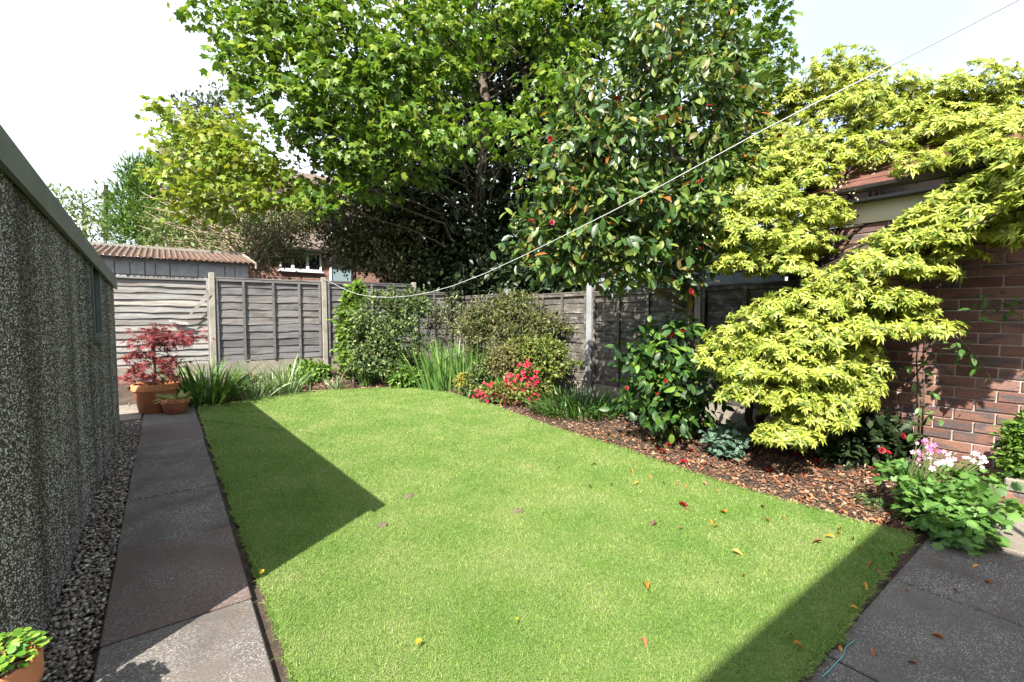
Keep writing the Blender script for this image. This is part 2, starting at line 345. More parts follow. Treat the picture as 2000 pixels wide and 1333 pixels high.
M['iris'] = leafmat('iris_blade', [(2, (.06, .15, .04)), (3, (.1, .21, .055)), (2, (.15, .26, .07))], .4, .35)
M['daff'] = leafmat('blue_green_blade', [(2, (.09, .16, .08)), (3, (.14, .22, .11)), (1, (.22, .28, .15))], .45, .3)
M['montb'] = leafmat('sword_leaf', [(2, (.022, .06, .014)), (3, (.045, .105, .02)), (1, (.1, .16, .04))], .4, .25)
M['lowgrass'] = leafmat('strappy_leaf', [(2, (.02, .065, .014)), (3, (.04, .105, .02)), (1, (.08, .155, .03))], .4, .25)
M['acer'] = leafmat('red_maple_leaf', [(3, (.11, .018, .026)), (3, (.19, .035, .045)), (2, (.28, .07, .075)), (1, (.08, .018, .03))], .5, .35, .3, 1.4)
M['hosta'] = leafmat('variegated_leaf', [(2, (.17, .24, .06)), (2, (.4, .4, .17)), (1, (.5, .48, .26))], .4, .25)
M['bed_leaf'] = leafmat('bright_bed_leaf', [(2, (.05, .115, .018)), (3, (.085, .17, .026)), (1, (.13, .22, .035))], .45, .3)
M['yellow_leaf'] = leafmat('yellow_green_leaf', [(2, (.16, .19, .03)), (3, (.26, .27, .04)), (1, (.3, .24, .06))], .45, .3)
M['glaucous'] = leafmat('blue_grey_leaf', [(2, (.05, .1, .075)), (3, (.085, .15, .11)), (1, (.12, .19, .14))], .5, .2)
M['columb'] = leafmat('columbine_leaf', [(2, (.045, .115, .022)), (3, (.075, .17, .035)), (1, (.11, .21, .05))], .5, .3)
M['rose'] = leafmat('rose_leaf', [(2, (.03, .085, .015)), (3, (.06, .14, .03)), (1, (.11, .19, .06))], .4, .3)
M['potleaf'] = leafmat('round_leaf', [(2, (.045, .14, .018)), (3, (.085, .21, .025)), (1, (.2, .3, .045))], .4, .3)
M['red'] = leafmat('red_petal', [(1, (.2, .003, .008)), (1, (.28, .008, .018)), (1, (.15, .002, .006))], .5, .2, .3, 1.1)
M['azred'] = leafmat('coral_petal', [(1, (.45, .01, .06)), (1, (.55, .02, .09)), (1, (.38, .006, .04))], .5, .25, .3, 1.1)
M['pink'] = leafmat('pink_petal', [(1, (.38, .05, .25)), (1, (.5, .14, .36)), (1, (.62, .3, .5))], .5, .3, .3, 1.1)
M['palepink'] = leafmat('pale_petal', [(1, (.75, .6, .68)), (1, (.8, .72, .74)), (1, (.65, .4, .55))], .5, .3, .3, 1.1)
M['yellow'] = leafmat('dandelion_petal', [(1, (.75, .5, .01)), (1, (.8, .6, .02))], .6, .2)
M['orange'] = leafmat('fallen_orange_leaf', [(2, (.42, .15, .02)), (2, (.5, .24, .03)), (1, (.3, .1, .02))], .5, .2)
M['brownleaf'] = leafmat('fallen_brown_leaf', [(2, (.16, .07, .035)), (2, (.24, .1, .045)), (1, (.08, .03, .025))], .6, .1)

# ---------------------------------------------------------------- leaf shapes (along +Y, face up +Z, length 1)
def tmpl_leaf(w=.45, fold=.12, curl=.15, st=((.0, .0), (.3, .85), (.6, .95), (.85, .5), (1., .0))):
    V = []; F = []
    rows = []
    for t, k in st:
        zc = -curl*t*t
        if k == 0: rows.append((len(V),)); V.append((0, t, zc))
        else:
            rows.append((len(V), len(V)+1, len(V)+2)); hw = w*k/2
            V += [(-hw, t, zc+fold*k*.5), (0, t, zc), (hw, t, zc+fold*k*.5)]
    for a, b in zip(rows, rows[1:]):
        if len(a) == 1: F += [(a[0], b[1], b[0]), (a[0], b[2], b[1])]
        elif len(b) == 1: F += [(a[0], a[1], b[0]), (a[1], a[2], b[0])]
        else: F += [(a[0], a[1], b[1]), (a[0], b[1], b[0]), (a[1], a[2], b[2]), (a[1], b[2], b[1])]
    return np.array(V, float), np.array(F)
def tmpl_diamond(w=.5, fold=.1, curl=.1):
    V = np.array([(0, 0, 0), (-w/2, .45, fold), (w/2, .45, fold), (0, 1, -curl), (0, .5, 0)], float)
    return V, np.array([(0, 4, 1), (0, 2, 4), (1, 4, 3), (4, 2, 3)])
def tmpl_lobed(tips, notch, droop=.25, base=(0, .28)):
    """palmate leaf: tips = [(angle deg from +Y, length)], joined by notches"""
    V = [(base[0], base[1], .03), (0, 0, 0)]; out = []
    tips = sorted(tips)
    for k, (a, l) in enumerate(tips):
        a0 = math.radians(a); p = (math.sin(a0)*l, base[1]+math.cos(a0)*l)
        if k:
            am = math.radians((a+tips[k-1][0])/2); nl = notch*min(l, tips[k-1][1])
            out.append((math.sin(am)*nl, base[1]+math.cos(am)*nl, -.02))
        out.append((p[0], p[1], -droop*l*l))
    V += out; n = len(out); F = [(0, 1, 2)] if False else []
    F.append((0, 2, 1)); [F.append((0, 3+i, 2+i)) for i in range(n-1)]; F.append((0, 1, 1+n))
    return np.array(V, float), np.array([(a, c, b) if True else (a, b, c) for a, b, c in F])
def tmpl_blade(w=.06, bend=.5, seg=5, lean=0.0, taper=1.0):
    V = []; F = []; y = z = 0.0; ang = math.radians(lean)
    for i in range(seg+1):
        t = i/seg; hw = w/2*(1-t**2.2*taper)+.0008
        V += [(-hw, y, z), (hw, y, z)]
        ang += bend/seg*(.4+1.2*t); y += math.sin(ang)/seg; z += math.cos(ang)/seg
    for i in range(seg): a = 2*i; F += [(a, a+1, a+3), (a, a+3, a+2)]
    return np.array(V, float), np.array(F)       # grows up +Z, bends towards +Y
def tmpl_whorl(n=9, w=.3, up=.25, droop=.5, seed=0):
    r = random.Random(seed); V = []; F = []; k = 0; lv, lf = tmpl_leaf(w, .08, droop, ((0., .0), (.52, 1.), (1., 0.)))
    for i in range(n):
        a = 2*math.pi*(i+r.uniform(-.3, .3))/n; s = r.uniform(.75, 1.1); e = up+r.uniform(-.25, .35); c, sn = math.cos(a), math.sin(a); ce, se = math.cos(e), math.sin(e)
        for v in lv:
            y = v[1]*ce-v[2]*se; z = v[1]*se+v[2]*ce
            V.append(((v[0]*c-y*sn)*s, (v[0]*sn+y*c)*s, z*s))
        F += [tuple(q+k for q in f) for f in lf]; k += len(lv)
    for i in range(4):                             # upright young leaves in the middle
        a = 2*math.pi*i/4+.4; e = 1.05; c, sn = math.cos(a), math.sin(a); ce, se = math.cos(e), math.sin(e)
        for v in lv:
            y = v[1]*ce-v[2]*se; z = v[1]*se+v[2]*ce
            V.append(((v[0]*c-y*sn)*.6, (v[0]*sn+y*c)*.6, z*.6))
        F += [tuple(q+k for q in f) for f in lf]; k += len(lv)
    return np.array(V), np.array(F)
def tmpl_flower(pet=5, w=.75, cup=.35, rings=1, ruffle=.08):
    V = []; F = []; k = 0
    for q in range(rings):
        s = 1-.3*q; e = cup+.38*q
        for i in range(pet):
            a = 2*math.pi*(i+.5*(q % 2))/pet; c, sn = math.cos(a), math.sin(a)
            for (x, y) in ((0, .04), (-w*.36, .5), (w*.36, .5), (-w*.3, .92), (w*.3, .92), (0, .55)):
                z = y*math.sin(e)+(ruffle if x else 0)-(.12 if y > .8 else 0); y2 = y*math.cos(e)
                V.append(((x*c-y2*sn)*s, (x*sn+y2*c)*s, z*s))
            F += [tuple(j+k for j in f) for f in ((0, 2, 5), (0, 5, 1), (5, 2, 4), (5, 4, 3), (1, 5, 3))]; k += 6
    return np.array(V), np.array(F)
LEAF = tmpl_leaf(); LEAF_BROAD = tmpl_leaf(.52, .14, .2); LEAF_NARROW = tmpl_leaf(.3, .1, .2); DIAM = tmpl_diamond(); DIAM_N = tmpl_diamond(.3, .06, .15)
SYC = tmpl_lobed([(-115, .4), (-58, .58), (0, .68), (58, .58), (115, .4)], .68, .45)
ACER = tmpl_lobed([(-110, .4), (-72, .6), (-36, .78), (0, .85), (36, .78), (72, .6), (110, .4)], .28, .35, (0, .12))
LOBE3 = tmpl_lobed([(-95, .4), (-62, .5), (-30, .45), (0, .58), (30, .45), (62, .5), (95, .4)], .78, .1)
ROUND = tmpl_leaf(.85, .1, .12, ((0., .0), (.15, .6), (.5, 1.), (.85, .65), (1., 0.)))
FLOWER5 = tmpl_flower(); CAMFLOWER = tmpl_flower(7, .8, .25, 3)

def nrm(v): return v/(np.linalg.norm(v, axis=-1, keepdims=True)+1e-9)
def frames(d, up):
    y = nrm(d); z = nrm(up-(up*y).sum(1)[:, None]*y); x = np.cross(y, z); return np.stack([x, y, z], 2)
def leaf_mass(root, tm, pos, R, s, mat, name='foliage', single=0, sname='leaf', kind=None, toff=None):
    """all leaves of a plant; the `single` nearest to the camera are objects of their own"""
    tv, tf = tm; pos = np.asarray(pos, float); s = np.broadcast_to(np.asarray(s, float), (len(pos),)); b = base_of(root)
    keep = np.ones(len(pos), bool)
    if single:
        d = np.linalg.norm(pos-CAM, axis=1); idx = np.argsort(d)[:single]; keep[idx] = False
        me = tri_mesh(sname, tv, tf, mat, np.zeros(len(tv)) if toff is None else toff, True)
        for i in idx:
            o = link(sname, me, root); m = Matrix(np.vstack([np.hstack([R[i]*s[i], (pos[i]-b)[:, None]]), [0, 0, 0, 1]]).tolist()); o.matrix_local = m
        if not keep.any(): return None
    p, r, q = pos[keep], R[keep], s[keep]
    V = np.einsum('nij,kj->nki', r, tv)*q[:, None, None]+p[:, None, :]-b
    F = (tf[None]+(np.arange(len(p))*len(tv))[:, None, None]).reshape(-1, 3)
    rv = np.repeat(rng.random(len(p)), len(tv))
    if toff is not None: rv = rv+np.tile(toff, len(p))
    o = link(name, tri_mesh(name, V.reshape(-1, 3), F, mat, rv, True), root)
    if kind or single: o['kind'] = kind or 'stuff'
    return o
def blob_pts(blobs, dens, lo=.45, hi=1.0, flat=False, deep=1.0):
    """blobs: (x, y, rx, ry, Z) in photo pixels at camera depth Z; dens: points per 1000 px2"""
    Ps = []; Os = []
    for bl in blobs:
        x, y, rx, ry, Z = bl[:5]; n = max(3, int(dens*rx*ry*3.1416/1000)); c = P(x, y, Z)
        d = nrm(rng.normal(size=(n, 3))); rad = lo+(hi-lo)*rng.random(n)**.6
        if flat: d[:, 2] = np.abs(d[:, 2])*1.1-.35; d = nrm(d)
        sx = rx*Z/FPX; sz = ry*Z/FPX; loc = d*rad[:, None]
        off = loc[:, :1]*cR*sx+loc[:, 1:2]*np.array([-cR[1], cR[0], 0])*sx*deep+loc[:, 2:3]*np.array([0, 0, 1])*sz
        Ps.append(c+off); Os.append(nrm(off/np.array([sx, sx, sz])))
    return np.concatenate(Ps), np.concatenate(Os)
def sprays(Pp, O, m, spread, dirmix=(.8, .7, -.25), upmix=(.9, .4, .5)):
    """m leaves round every twig tip: outward, jittered, drooping"""
    n = len(Pp); p = np.repeat(Pp, m, 0)+rng.normal(size=(n*m, 3))*spread*np.array([1, 1, .55]); o = np.repeat(O, m, 0)
    d = o*dirmix[0]+rng.normal(size=p.shape)*dirmix[1]+np.array([0, 0, dirmix[2]])
    u = np.array([0, 0, 1.])*upmix[0]+o*upmix[1]+rng.normal(size=p.shape)*upmix[2]
    return p, frames(d, u)
def limbs(root, name, paths, mat, n=7):
    vf = [tube(np.asarray(p), r, n) for p, r in paths]; V, F = join(*vf); return tag(part(name, V, F, mat, root, True), kind='stuff')
def bez(a, b, lift=.2, n=7, wob=.04, side=0):
    a = np.asarray(a, float); b = np.asarray(b, float); t = np.linspace(0, 1, n)[:, None]; L = np.linalg.norm(b-a)
    p = a*(1-t)+b*t+np.array([0, 0, 1.])*lift*L*(4*t*(1-t))*.5
    w = rng.normal(size=(n, 3))*wob*L; w[0] = w[-1] = 0; return p+w*np.array([1, 1, .6])
def taper(r0, r1, n=7): return np.linspace(r0, r1, n)

# ================================================================ THE GROUND
def axis(lo, a, b, hi, step):
    return np.unique(np.concatenate([-np.geomspace(1, 1+a-lo, 9)[::-1]+1+a, np.arange(a, b+.001, step), np.geomspace(1, 1+hi-b, 9)-1+b]).round(4))
gx = axis(-300, -4, 9, 300, .35); gy = axis(-60, -4, 19, 500, .35)
XX, YY = np.meshgrid(gx, gy); ZZ = g(XX, YY)-.004; nx, ny = len(gx), len(gy)
ii = np.arange(nx*ny).reshape(ny, nx); Q = np.stack([ii[:-1, :-1], ii[:-1, 1:], ii[1:, 1:], ii[1:, :-1]], -1).reshape(-1, 4)
go = link('ground', tri_mesh('ground', np.stack([XX, YY, ZZ], -1).reshape(-1, 3), np.concatenate([Q[:, [0, 1, 2]], Q[:, [0, 2, 3]]]), M['soil'], None, True)); go['kind'] = 'structure'

# lawn: outline read off the photo, laid as one raised sheet
edge_px = [(440, 790), (500, 778), (560, 770), (630, 763), (700, 760), (760, 757), (810, 758), (870, 765), (930, 780), (1000, 805), (1060, 828), (1130, 850), (1200, 870), (1300, 905), (1420, 945), (1560, 985), (1700, 1025)]
out = [(.33, .69), (.335, 2.2), (.33, 4.0), (.325, 6.0), (.33, 7.95)]+[tuple(G(x, y, .03)[:2]) for x, y in edge_px]+[(3.72, .72), (2.9, .70), (2.05, .66), (1.2, .69)]
def densify(pl, st=.06):
    r = []
    for a, b in zip(pl, pl[1:]+pl[:1]):
        a = np.array(a); b = np.array(b); k = max(1, int(np.linalg.norm(b-a)/st))
        for j in range(k): r.append(a+(b-a)*j/k)
    return np.array(r)
LAWN = densify(out); LAWN = (LAWN+np.roll(LAWN, 1, 0)+np.roll(LAWN, -1, 0))/3
LAWN += rng.normal(size=LAWN.shape)*.008
cen = np.array([2.1, 4.2]); rings = [1, .97, .9, .8, .68, .55, .4, .25, .12]
V = []; n = len(LAWN)
low = cen+(LAWN-cen)*1.004; V += [(x, y, float(g(x, y))-.03) for x, y in low]
for k in rings: q = cen+(LAWN-cen)*k; V += [(x, y, float(g(x, y))+.03) for x, y in q]
V.append((cen[0], cen[1], float(g(*cen))+.03)); F = []
for r in range(len(rings)):
    for i in range(n): j = (i+1) % n; F.append((r*n+i, r*n+j, (r+1)*n+j, (r+1)*n+i))
L0 = len(rings)*n; F += [(L0+i, L0+(i+1) % n, L0+n) for i in range(n)]
cen_ = cen
lawn = link('lawn', poly_mesh('lawn', V, F, M['turf'], True)); lawn['kind'] = 'structure'
lawn.data.materials.append(M['soil'])
for pgi in range(n): lawn.data.polygons[pgi].material_index = 1; lawn.data.polygons[pgi].use_smooth = False
def inside(p, poly):
    x, y = p[:, 0], p[:, 1]; r = np.zeros(len(p), bool); a = poly; b = np.roll(poly, -1, 0)
    for (x0, y0), (x1, y1) in zip(a, b):
        c = ((y0 > y) != (y1 > y)) & (x < (x1-x0)*(y-y0)/(y1-y0+1e-12)+x0); r ^= c
    return r
# mown grass
cand = np.column_stack([rng.uniform(.3, 4.3, 1200000), rng.uniform(.6, 9.0, 1200000)])
dep = cand[:, 0]*cF[0]+cand[:, 1]*cF[1]; keepp = rng.random(len(cand)) < np.clip((2.1/np.maximum(dep, .9))**1.35, .06, 1)*.62
cand = cand[keepp]; cand = cand[inside(cand, LAWN)]; dep = cand[:, 0]*cF[0]+cand[:, 1]*cF[1]
nb = len(cand); hgt = rng.uniform(.007, .016, nb)*(1+.5*(rng.random(nb) < .05)); wid = (.001+.0009*np.clip(dep, 1, 9))*rng.uniform(.7, 1.2, nb)
az = rng.uniform(0, 2*math.pi, nb); wdir = np.column_stack([np.cos(az), np.sin(az), 0*az]); lean = rng.normal(size=(nb, 3))*np.array([.55, .55, 0]); base = np.column_stack([cand, g(cand[:, 0], cand[:, 1])+.028])
mid = base+lean*hgt[:, None]*.35+np.array([0, 0, 1.])*hgt[:, None]*.6; tip = base+lean*hgt[:, None]*1.2+np.array([0, 0, 1.])*hgt[:, None]
V = np.stack([base-wdir*wid[:, None]*.5, base+wdir*wid[:, None]*.5, mid+wdir*wid[:, None]*.42, mid-wdir*wid[:, None]*.42, tip], 1).reshape(-1, 3)
F = (np.array([(0, 1, 2), (0, 2, 3), (3, 2, 4)])[None]+(np.arange(nb)*5)[:, None, None]).reshape(-1, 3)
go = link('grass', tri_mesh('grass', V, F, M['grass'], np.repeat(rng.random(nb), 5), False)); tag(go, 'short mown grass covering the whole lawn', 'grass', kind='stuff')
# longer ragged tufts hanging over the lawn's edge
ne = 9000; ie = rng.integers(0, n, ne); ed = LAWN[ie]+(np.roll(LAWN, -1, 0)[ie]-LAWN[ie])*rng.random((ne, 1)); ow = np.column_stack([nrm(ed-cen), np.zeros(ne)]); b0 = np.column_stack([ed-ow[:, :2]*rng.uniform(0, .03, (ne, 1)), g(ed[:, 0], ed[:, 1])+.024]); hl = rng.uniform(.018, .042, ne)
az = rng.uniform(0, 6.283, ne); wd = np.column_stack([np.cos(az), np.sin(az), 0*az])*.0022; ln = ow*rng.uniform(.1, 1.1, (ne, 1))+rng.normal(size=(ne, 3))*np.array([.4, .4, 0]); md = b0+ln*hl[:, None]*.5+np.array([0, 0, 1.])*hl[:, None]*.5; tp2 = b0+ln*hl[:, None]+np.array([0, 0, .45])*hl[:, None]
V = np.stack([b0-wd, b0+wd, md+wd*.8, md-wd*.8, tp2], 1).reshape(-1, 3); F = (np.array([(0, 1, 2), (0, 2, 3), (3, 2, 4)])[None]+(np.arange(ne)*5)[:, None, None]).reshape(-1, 3)
go = link('edge_grass', tri_mesh('edge_grass', V, F, M['grass'], np.repeat(rng.random(ne), 5))); tag(go, 'ragged longer grass hanging over the edge of the lawn', 'grass', kind='stuff')

# paved path along the garage and patio by the house: each slab a piece
def slab_run(root, cells, z_off):
    for (x0, x1, y0, y1, mt) in cells:
        gp = .006; zc = float(g((x0+x1)/2, (y0+y1)/2)); V, F = bev(x0+gp, x1-gp, y0+gp, y1-gp, zc-.05, zc+z_off+random.uniform(-.003, .003), .006)
        V[:, 2] += .012*(V[:, 1]-(y0+y1)/2)*(1 if (y0+y1)/2 > 2 else 0)
        part('slab', V, F, M[mt], root)
path = thing('path', None, None, (0, 4, 0)); path['kind'] = 'structure'
ys = [.72, 1.55, 2.48, 3.41, 4.28, 5.15, 6.02, 6.95, 7.98, 8.85]; mts = ['slab', 'slab', 'slab_pink', 'slab_dark', 'slab_dark', 'slab_dark', 'slab_pink', 'slab', 'slab_pale']
cells = [(-.27+random.uniform(-.006, .006), .30+random.uniform(-.006, .006), a, b, m) for a, b, m in zip(ys, ys[1:], mts)]
cells += [(-.9, -.28, 7.44, 8.02, 'slab_pale'), (-.9, -.28, 8.03, 8.62, 'slab_pale'), (-1.55, -.91, 7.44, 8.02, 'slab_pale'), (-1.55, -.91, 8.03, 8.62, 'slab_pale')]
slab_run(path, cells, .03)
patio = thing('patio', None, None, (2.5, 0, 0)); patio['kind'] = 'structure'
cells = []
for i in range(-3, 5):
    for j in range(3):
        x0 = 3.92-.9*(4-i)+.9; y1 = .685-.62*j
        mt = 'slab_pale' if x0 > 3.8 else ('slab_dark', 'slab')[(i+j) % 2]
        if i == 4: continue
        cells.append((x0, x0+.9, y1-.62, y1, mt))
cells += [(3.925, 4.86, .685-.62*(j+1), .685-.62*j, 'slab_pale') for j in range(3)]
slab_run(patio, cells, .012)

# gravel strip between path and garage
PEB = [(0, 0, .5), (.5, 0, .05), (.2, .42, .1), (-.38, .33, .0), (-.45, -.22, .1), (.12, -.48, .02), (0, 0, -.4)]
PEBF = np.array([(0, 1, 2), (0, 2, 3), (0, 3, 4), (0, 4, 5), (0, 5, 1), (6, 2, 1), (6, 3, 2), (6, 4, 3), (6, 5, 4), (6, 1, 5)])
npb = 6500; px = rng.uniform(-.455, -.275, npb); py = 1.15+6.2*rng.random(npb)**1.25; pp = np.column_stack([px, py, g(px, py)+rng.uniform(0, .024, npb)])
ax = rng.normal(size=(npb, 3))*np.array([.35, .35, 0])+np.array([0, 0, 1.]); R = frames(rng.normal(size=(npb, 3))*np.array([1, 1, .25]), ax)
R = R*rng.uniform(.6, 1.25, (npb, 1, 3)); R[:, :, 2] *= .62
PB = np.array(PEB)
V = np.einsum('nij,kj->nki', R, PB)*rng.uniform(.018, .034, npb)[:, None, None]+pp[:, None]
o = link('gravel', tri_mesh('gravel', V.reshape(-1, 3), (PEBF[None]+(np.arange(npb)*7)[:, None, None]).reshape(-1, 3), M['pebble'], np.repeat(rng.random(npb), 7), True)); tag(o, 'strip of brown and grey gravel beside the pebbledash garage', 'gravel', kind='stuff')

# bark mulch and leaf litter on the beds
def scatter_chips(name, n, fx, mat, label, size, leafy=False, tm=None):
    p = fx(n); p = p[~inside(p, LAWN)]; m = len(p); pos = np.column_stack([p, g(p[:, 0], p[:, 1])+rng.uniform(.002, .022, m)])
    R = frames(rng.normal(size=(m, 3))*np.array([1, 1, .25]), rng.normal(size=(m, 3))*.45+np.array([0, 0, 1.]))
    tv, tf = tm or (np.array([(-.22, 0, 0), (.2, .03, .0), (.16, 1, .04), (-.15, .93, .02), (-.02, .5, .12)]), np.array([(0, 1, 4), (1, 2, 4), (2, 3, 4), (3, 0, 4)]))
    V = np.einsum('nij,kj->nki', R, tv)*rng.uniform(size[0], size[1], m)[:, None, None]+pos[:, None]
    o = link(name, tri_mesh(name, V.reshape(-1, 3), (tf[None]+(np.arange(m)*len(tv))[:, None, None]).reshape(-1, 3), mat, np.repeat(rng.random(m), len(tv)), False)); tag(o, label, 'mulch', kind='stuff')
def fx_back(n): return np.column_stack([rng.uniform(-.2, 5.5, n), rng.uniform(7.9, 9.72, n)])
def fx_right(n):
    y = .75+8*rng.random(n)**1.3; return np.column_stack([rng.uniform(3.5, 5.5, n), y])
def fx_litter(n):
    y = .72+3.0*rng.random(n)**1.2; return np.column_stack([3.55+1.6*rng.random(n)**1.2, y])
def fx_corner(n): return np.column_stack([rng.uniform(4.85, 5.5, n), rng.uniform(-.4, .8, n)])
scatter_chips('bark_mulch', 9000, fx_back, M['chip'], 'brown bark mulch on the bed along the back fence', (.02, .06))
scatter_chips('bark_mulch', 26000, fx_right, M['chip'], 'bark mulch on the bed along the right fence', (.012, .045))
scatter_chips('leaf_litter', 1700, fx_litter, M['litter'], 'orange dead leaves and bark under the yellow shrub', (.02, .055), tm=tmpl_diamond(.42, .12, .12))
scatter_chips('leaf_litter', 500, fx_corner, M['litter'], 'orange dead leaves beside the brick edging at the patio end', (.03, .07), tm=tmpl_diamond(.42, .12, .12))

# ================================================================ PEBBLEDASH GARAGE (left)
GX, GY0, GY1 = -.46, 2.12, 6.95
def gtop(y): return 2.06-(y-GY0)*(.235/4.83)
gar = thing('garage', 'grey pebbledash concrete garage with metal fascia along the path', 'garage', (-1.9, 4.8, 0))
pans = [(2.12, 3.25), (3.26, 4.2), (4.21, 4.93), (4.94, 5.5), (5.51, 6.22), (6.23, 6.95)]
def prism(x0, x1, y0, y1, z0, t0, t1):
    V, F = box(x0, x1, y0, y1, z0, 1); V[[4, 5], 2] = t0; V[[6, 7], 2] = t1; return V, F
for k, (a, b) in enumerate(pans):
    if k == 3:
        part('wall_panel', *box(GX-.06, GX, a, b, -.05, 1.2), M['dash_wall'], gar); continue
    part('wall_panel', *prism(GX-.06, GX, a, b, -.05, gtop(a)-.06, gtop(b)-.06), M['dash_wall'], gar)
part('front_wall', *prism(-3.3, GX-.065, GY0, GY0+.08, -.05, 2.0, 2.0), M['dash_wall'], gar)
part('back_wall', *prism(-3.3, GX-.065, GY1-.08, GY1, -.05, 1.75, 1.75), M['dash_wall'], gar)
part('side_wall', *prism(-3.38, -3.31, GY0, GY1, -.05, 2.0, 1.76), M['dash_wall'], gar)
rf = part('roof', *prism(-3.42, GX+.006, GY0-.03, GY1+.03, 1.95, 0, 0), M['fascia'], gar)
for v in rf.data.vertices:
    yy = v.co.y+4.8; v.co.z = gtop(yy)-.03+(.022 if v.index > 3 else 0)
for a, b in ((GY0-.04, 4.28), (4.285, GY1+.05)):
    part('fascia', *(lambda V, F: (np.column_stack([V[:, 0], V[:, 1], [gtop(y)-(.125 if i < 4 else 0) for i, y in enumerate(V[:, 1])]]), F))(*box(GX+.012, GX+.034, a, b, 0, 1)), M['fascia'], gar)
wv = join(box(GX-.05, GX+.012, 4.945, 4.985, 1.205, 1.86), box(GX-.05, GX+.012, 5.455, 5.495, 1.205, 1.86), box(GX-.05, GX+.012, 4.986, 5.454, 1.205, 1.245), box(GX-.05, GX+.012, 4.986, 5.454, 1.815, 1.858))
wf = part('window', *wv, M['frame_dark'], gar); part('pane', *box(GX-.03, GX-.02, 4.986, 5.454, 1.246, 1.814), M['glass'], wf); part('sill', *box(GX-.03, GX+.04, 4.93, 5.51, 1.175, 1.2), M['frame_dark'], wf)
# the stones of the dash
yv = np.concatenate([rng.uniform(GY0, 4.2, 50000), rng.uniform(4.2, GY1, 26000)]); zv = rng.random(len(yv))*(gtop(yv)-.1)
kp = ~((yv > 4.9) & (yv < 5.53) & (zv > 1.16)); yv, zv = yv[kp], zv[kp]; m = len(yv)
R = frames(np.column_stack([rng.normal(size=m)*.25, rng.normal(size=m), rng.normal(size=m)]), np.column_stack([np.ones(m), rng.normal(size=m)*.3, rng.normal(size=m)*.3]))
st = np.array([(math.cos(t)*.5, math.sin(t)*.5, 0) for t in np.linspace(0, 2*math.pi, 6)[:-1]]+[(.05, 0, .42)]); sf = np.array([(0, 1, 5), (1, 2, 5), (2, 3, 5), (3, 4, 5), (4, 0, 5)])
size = np.where(yv < 4.2, rng.uniform(.006, .0115, m), rng.uniform(.009, .015, m)); R[:, :, 0] *= rng.uniform(.6, 1, m)[:, None]
V = np.einsum('nij,kj->nki', R, st)*size[:, None, None]+np.column_stack([np.full(m, GX-.0005), yv, zv])[:, None]-np.array([-1.9, 4.8, 0])
o = link('dash_stones', tri_mesh('dash_stones', V.reshape(-1, 3), (sf[None]+(np.arange(m)*6)[:, None, None]).reshape(-1, 3), M['dash'], np.repeat(rng.random(m), 6)), gar); o['kind'] = 'stuff'

# ================================================================ FENCES
def board(p0, d, nn, L, z0, h, mat, root, warp=1.0, name='board', seg=14, out=.012, tz=0.0):
    """one waney lap board; p0 start, d along, nn outward"""
    t = np.linspace(0, 1, seg+1); ph = rng.uniform(0, 6.28, 4); fr = rng.uniform(1.5, 5, 4)
    lowz = (np.sin(t*fr[0]*3+ph[0])*.6+np.sin(t*fr[1]*7+ph[1])*.4+rng.normal(size=seg+1)*.35)*.007*warp
    bow = np.sin(t*fr[2]*2+ph[2])*.004*warp+np.abs(np.sin(t*fr[3]*1.7+ph[3]))**3*.012*max(0, warp-1)
    sag = np.sin(t*fr[2]+ph[3])*.006*(warp-1)+tz*t
    V = []
    for k in range(seg+1):
        q = np.array([p0[0]+d[0]*L*t[k], p0[1]+d[1]*L*t[k], 0])
        for zz, oo in ((z0+lowz[k]+sag[k], out+bow[k]), (z0+h+sag[k]*.7, .001+bow[k]*.3), (z0+h+sag[k]*.7, -.008+bow[k]*.3), (z0+lowz[k]+sag[k], out-.009+bow[k])):
            V.append((q[0]+nn[0]*oo, q[1]+nn[1]*oo, zz))
    F = []
    for k in range(seg):
        for c in range(4): F.append((k*4+c, k*4+(c+1) % 4, k*4+4+(c+1) % 4, k*4+4+c))
    F += [(3, 2, 1, 0), (seg*4, seg*4+1, seg*4+2, seg*4+3)]
    return part(name, V, F, mat, root)
def obox(p, d, nn, a0, a1, o0, o1, z0, z1, za=0.0):
    V, F = box(a0, a1, o0, o1, z0, z1); W = np.column_stack([p[0]+V[:, 0]*d[0]+V[:, 1]*nn[0], p[1]+V[:, 0]*d[1]+V[:, 1]*nn[1], V[:, 2]]); return W, F
def panel(name, p0, d, nn, L, z0, H, nbd, mat, label, bat, warp=1.0, cap=True, group=None):
    p0 = np.array(p0, float); d = np.array(d, float); nn = np.array(nn, float)
    r = thing(name, label, 'fence', (p0[0]+d[0]*L/2, p0[1]+d[1]*L/2, z0), group)
    st = H/nbd
    for k in range(nbd): board(p0, d, nn, L, z0+k*st+(.006 if k == 0 else -.012), st+.012, mat, r, warp, out=.016+.008*(warp > 1.5))
    for f in bat:
        a = f*L; part('batten', *obox(p0, d, nn, a-.02, a+.02, .026, .048, z0+.01, z0+H-.005), mat, r)
    if cap:
        part('top_rail', *obox(p0, d, nn, 0, L, -.02, .052, z0+H, z0+H+.022), mat, r)
        part('top_batten', *obox(p0, d, nn, 0, L, .024, .045, z0+H-.05, z0+H-.002), mat, r)
    return r
def post(x, y, z0, z1, mat, label, w=.1, lean=0.0):
    V, F = bev(x-w/2, x+w/2, y-w/2, y+w/2, z0, z1, .008); top = V[:, 2] > z1-.03
    V[top, 0] = x+(V[top, 0]-x)*.9; V[top, 1] = y+(V[top, 1]-y)*.9; V[:, 0] += lean*(V[:, 2]-z0)
    return solo('fence_post', V, F, mat, label, 'post', 'concrete fence posts')
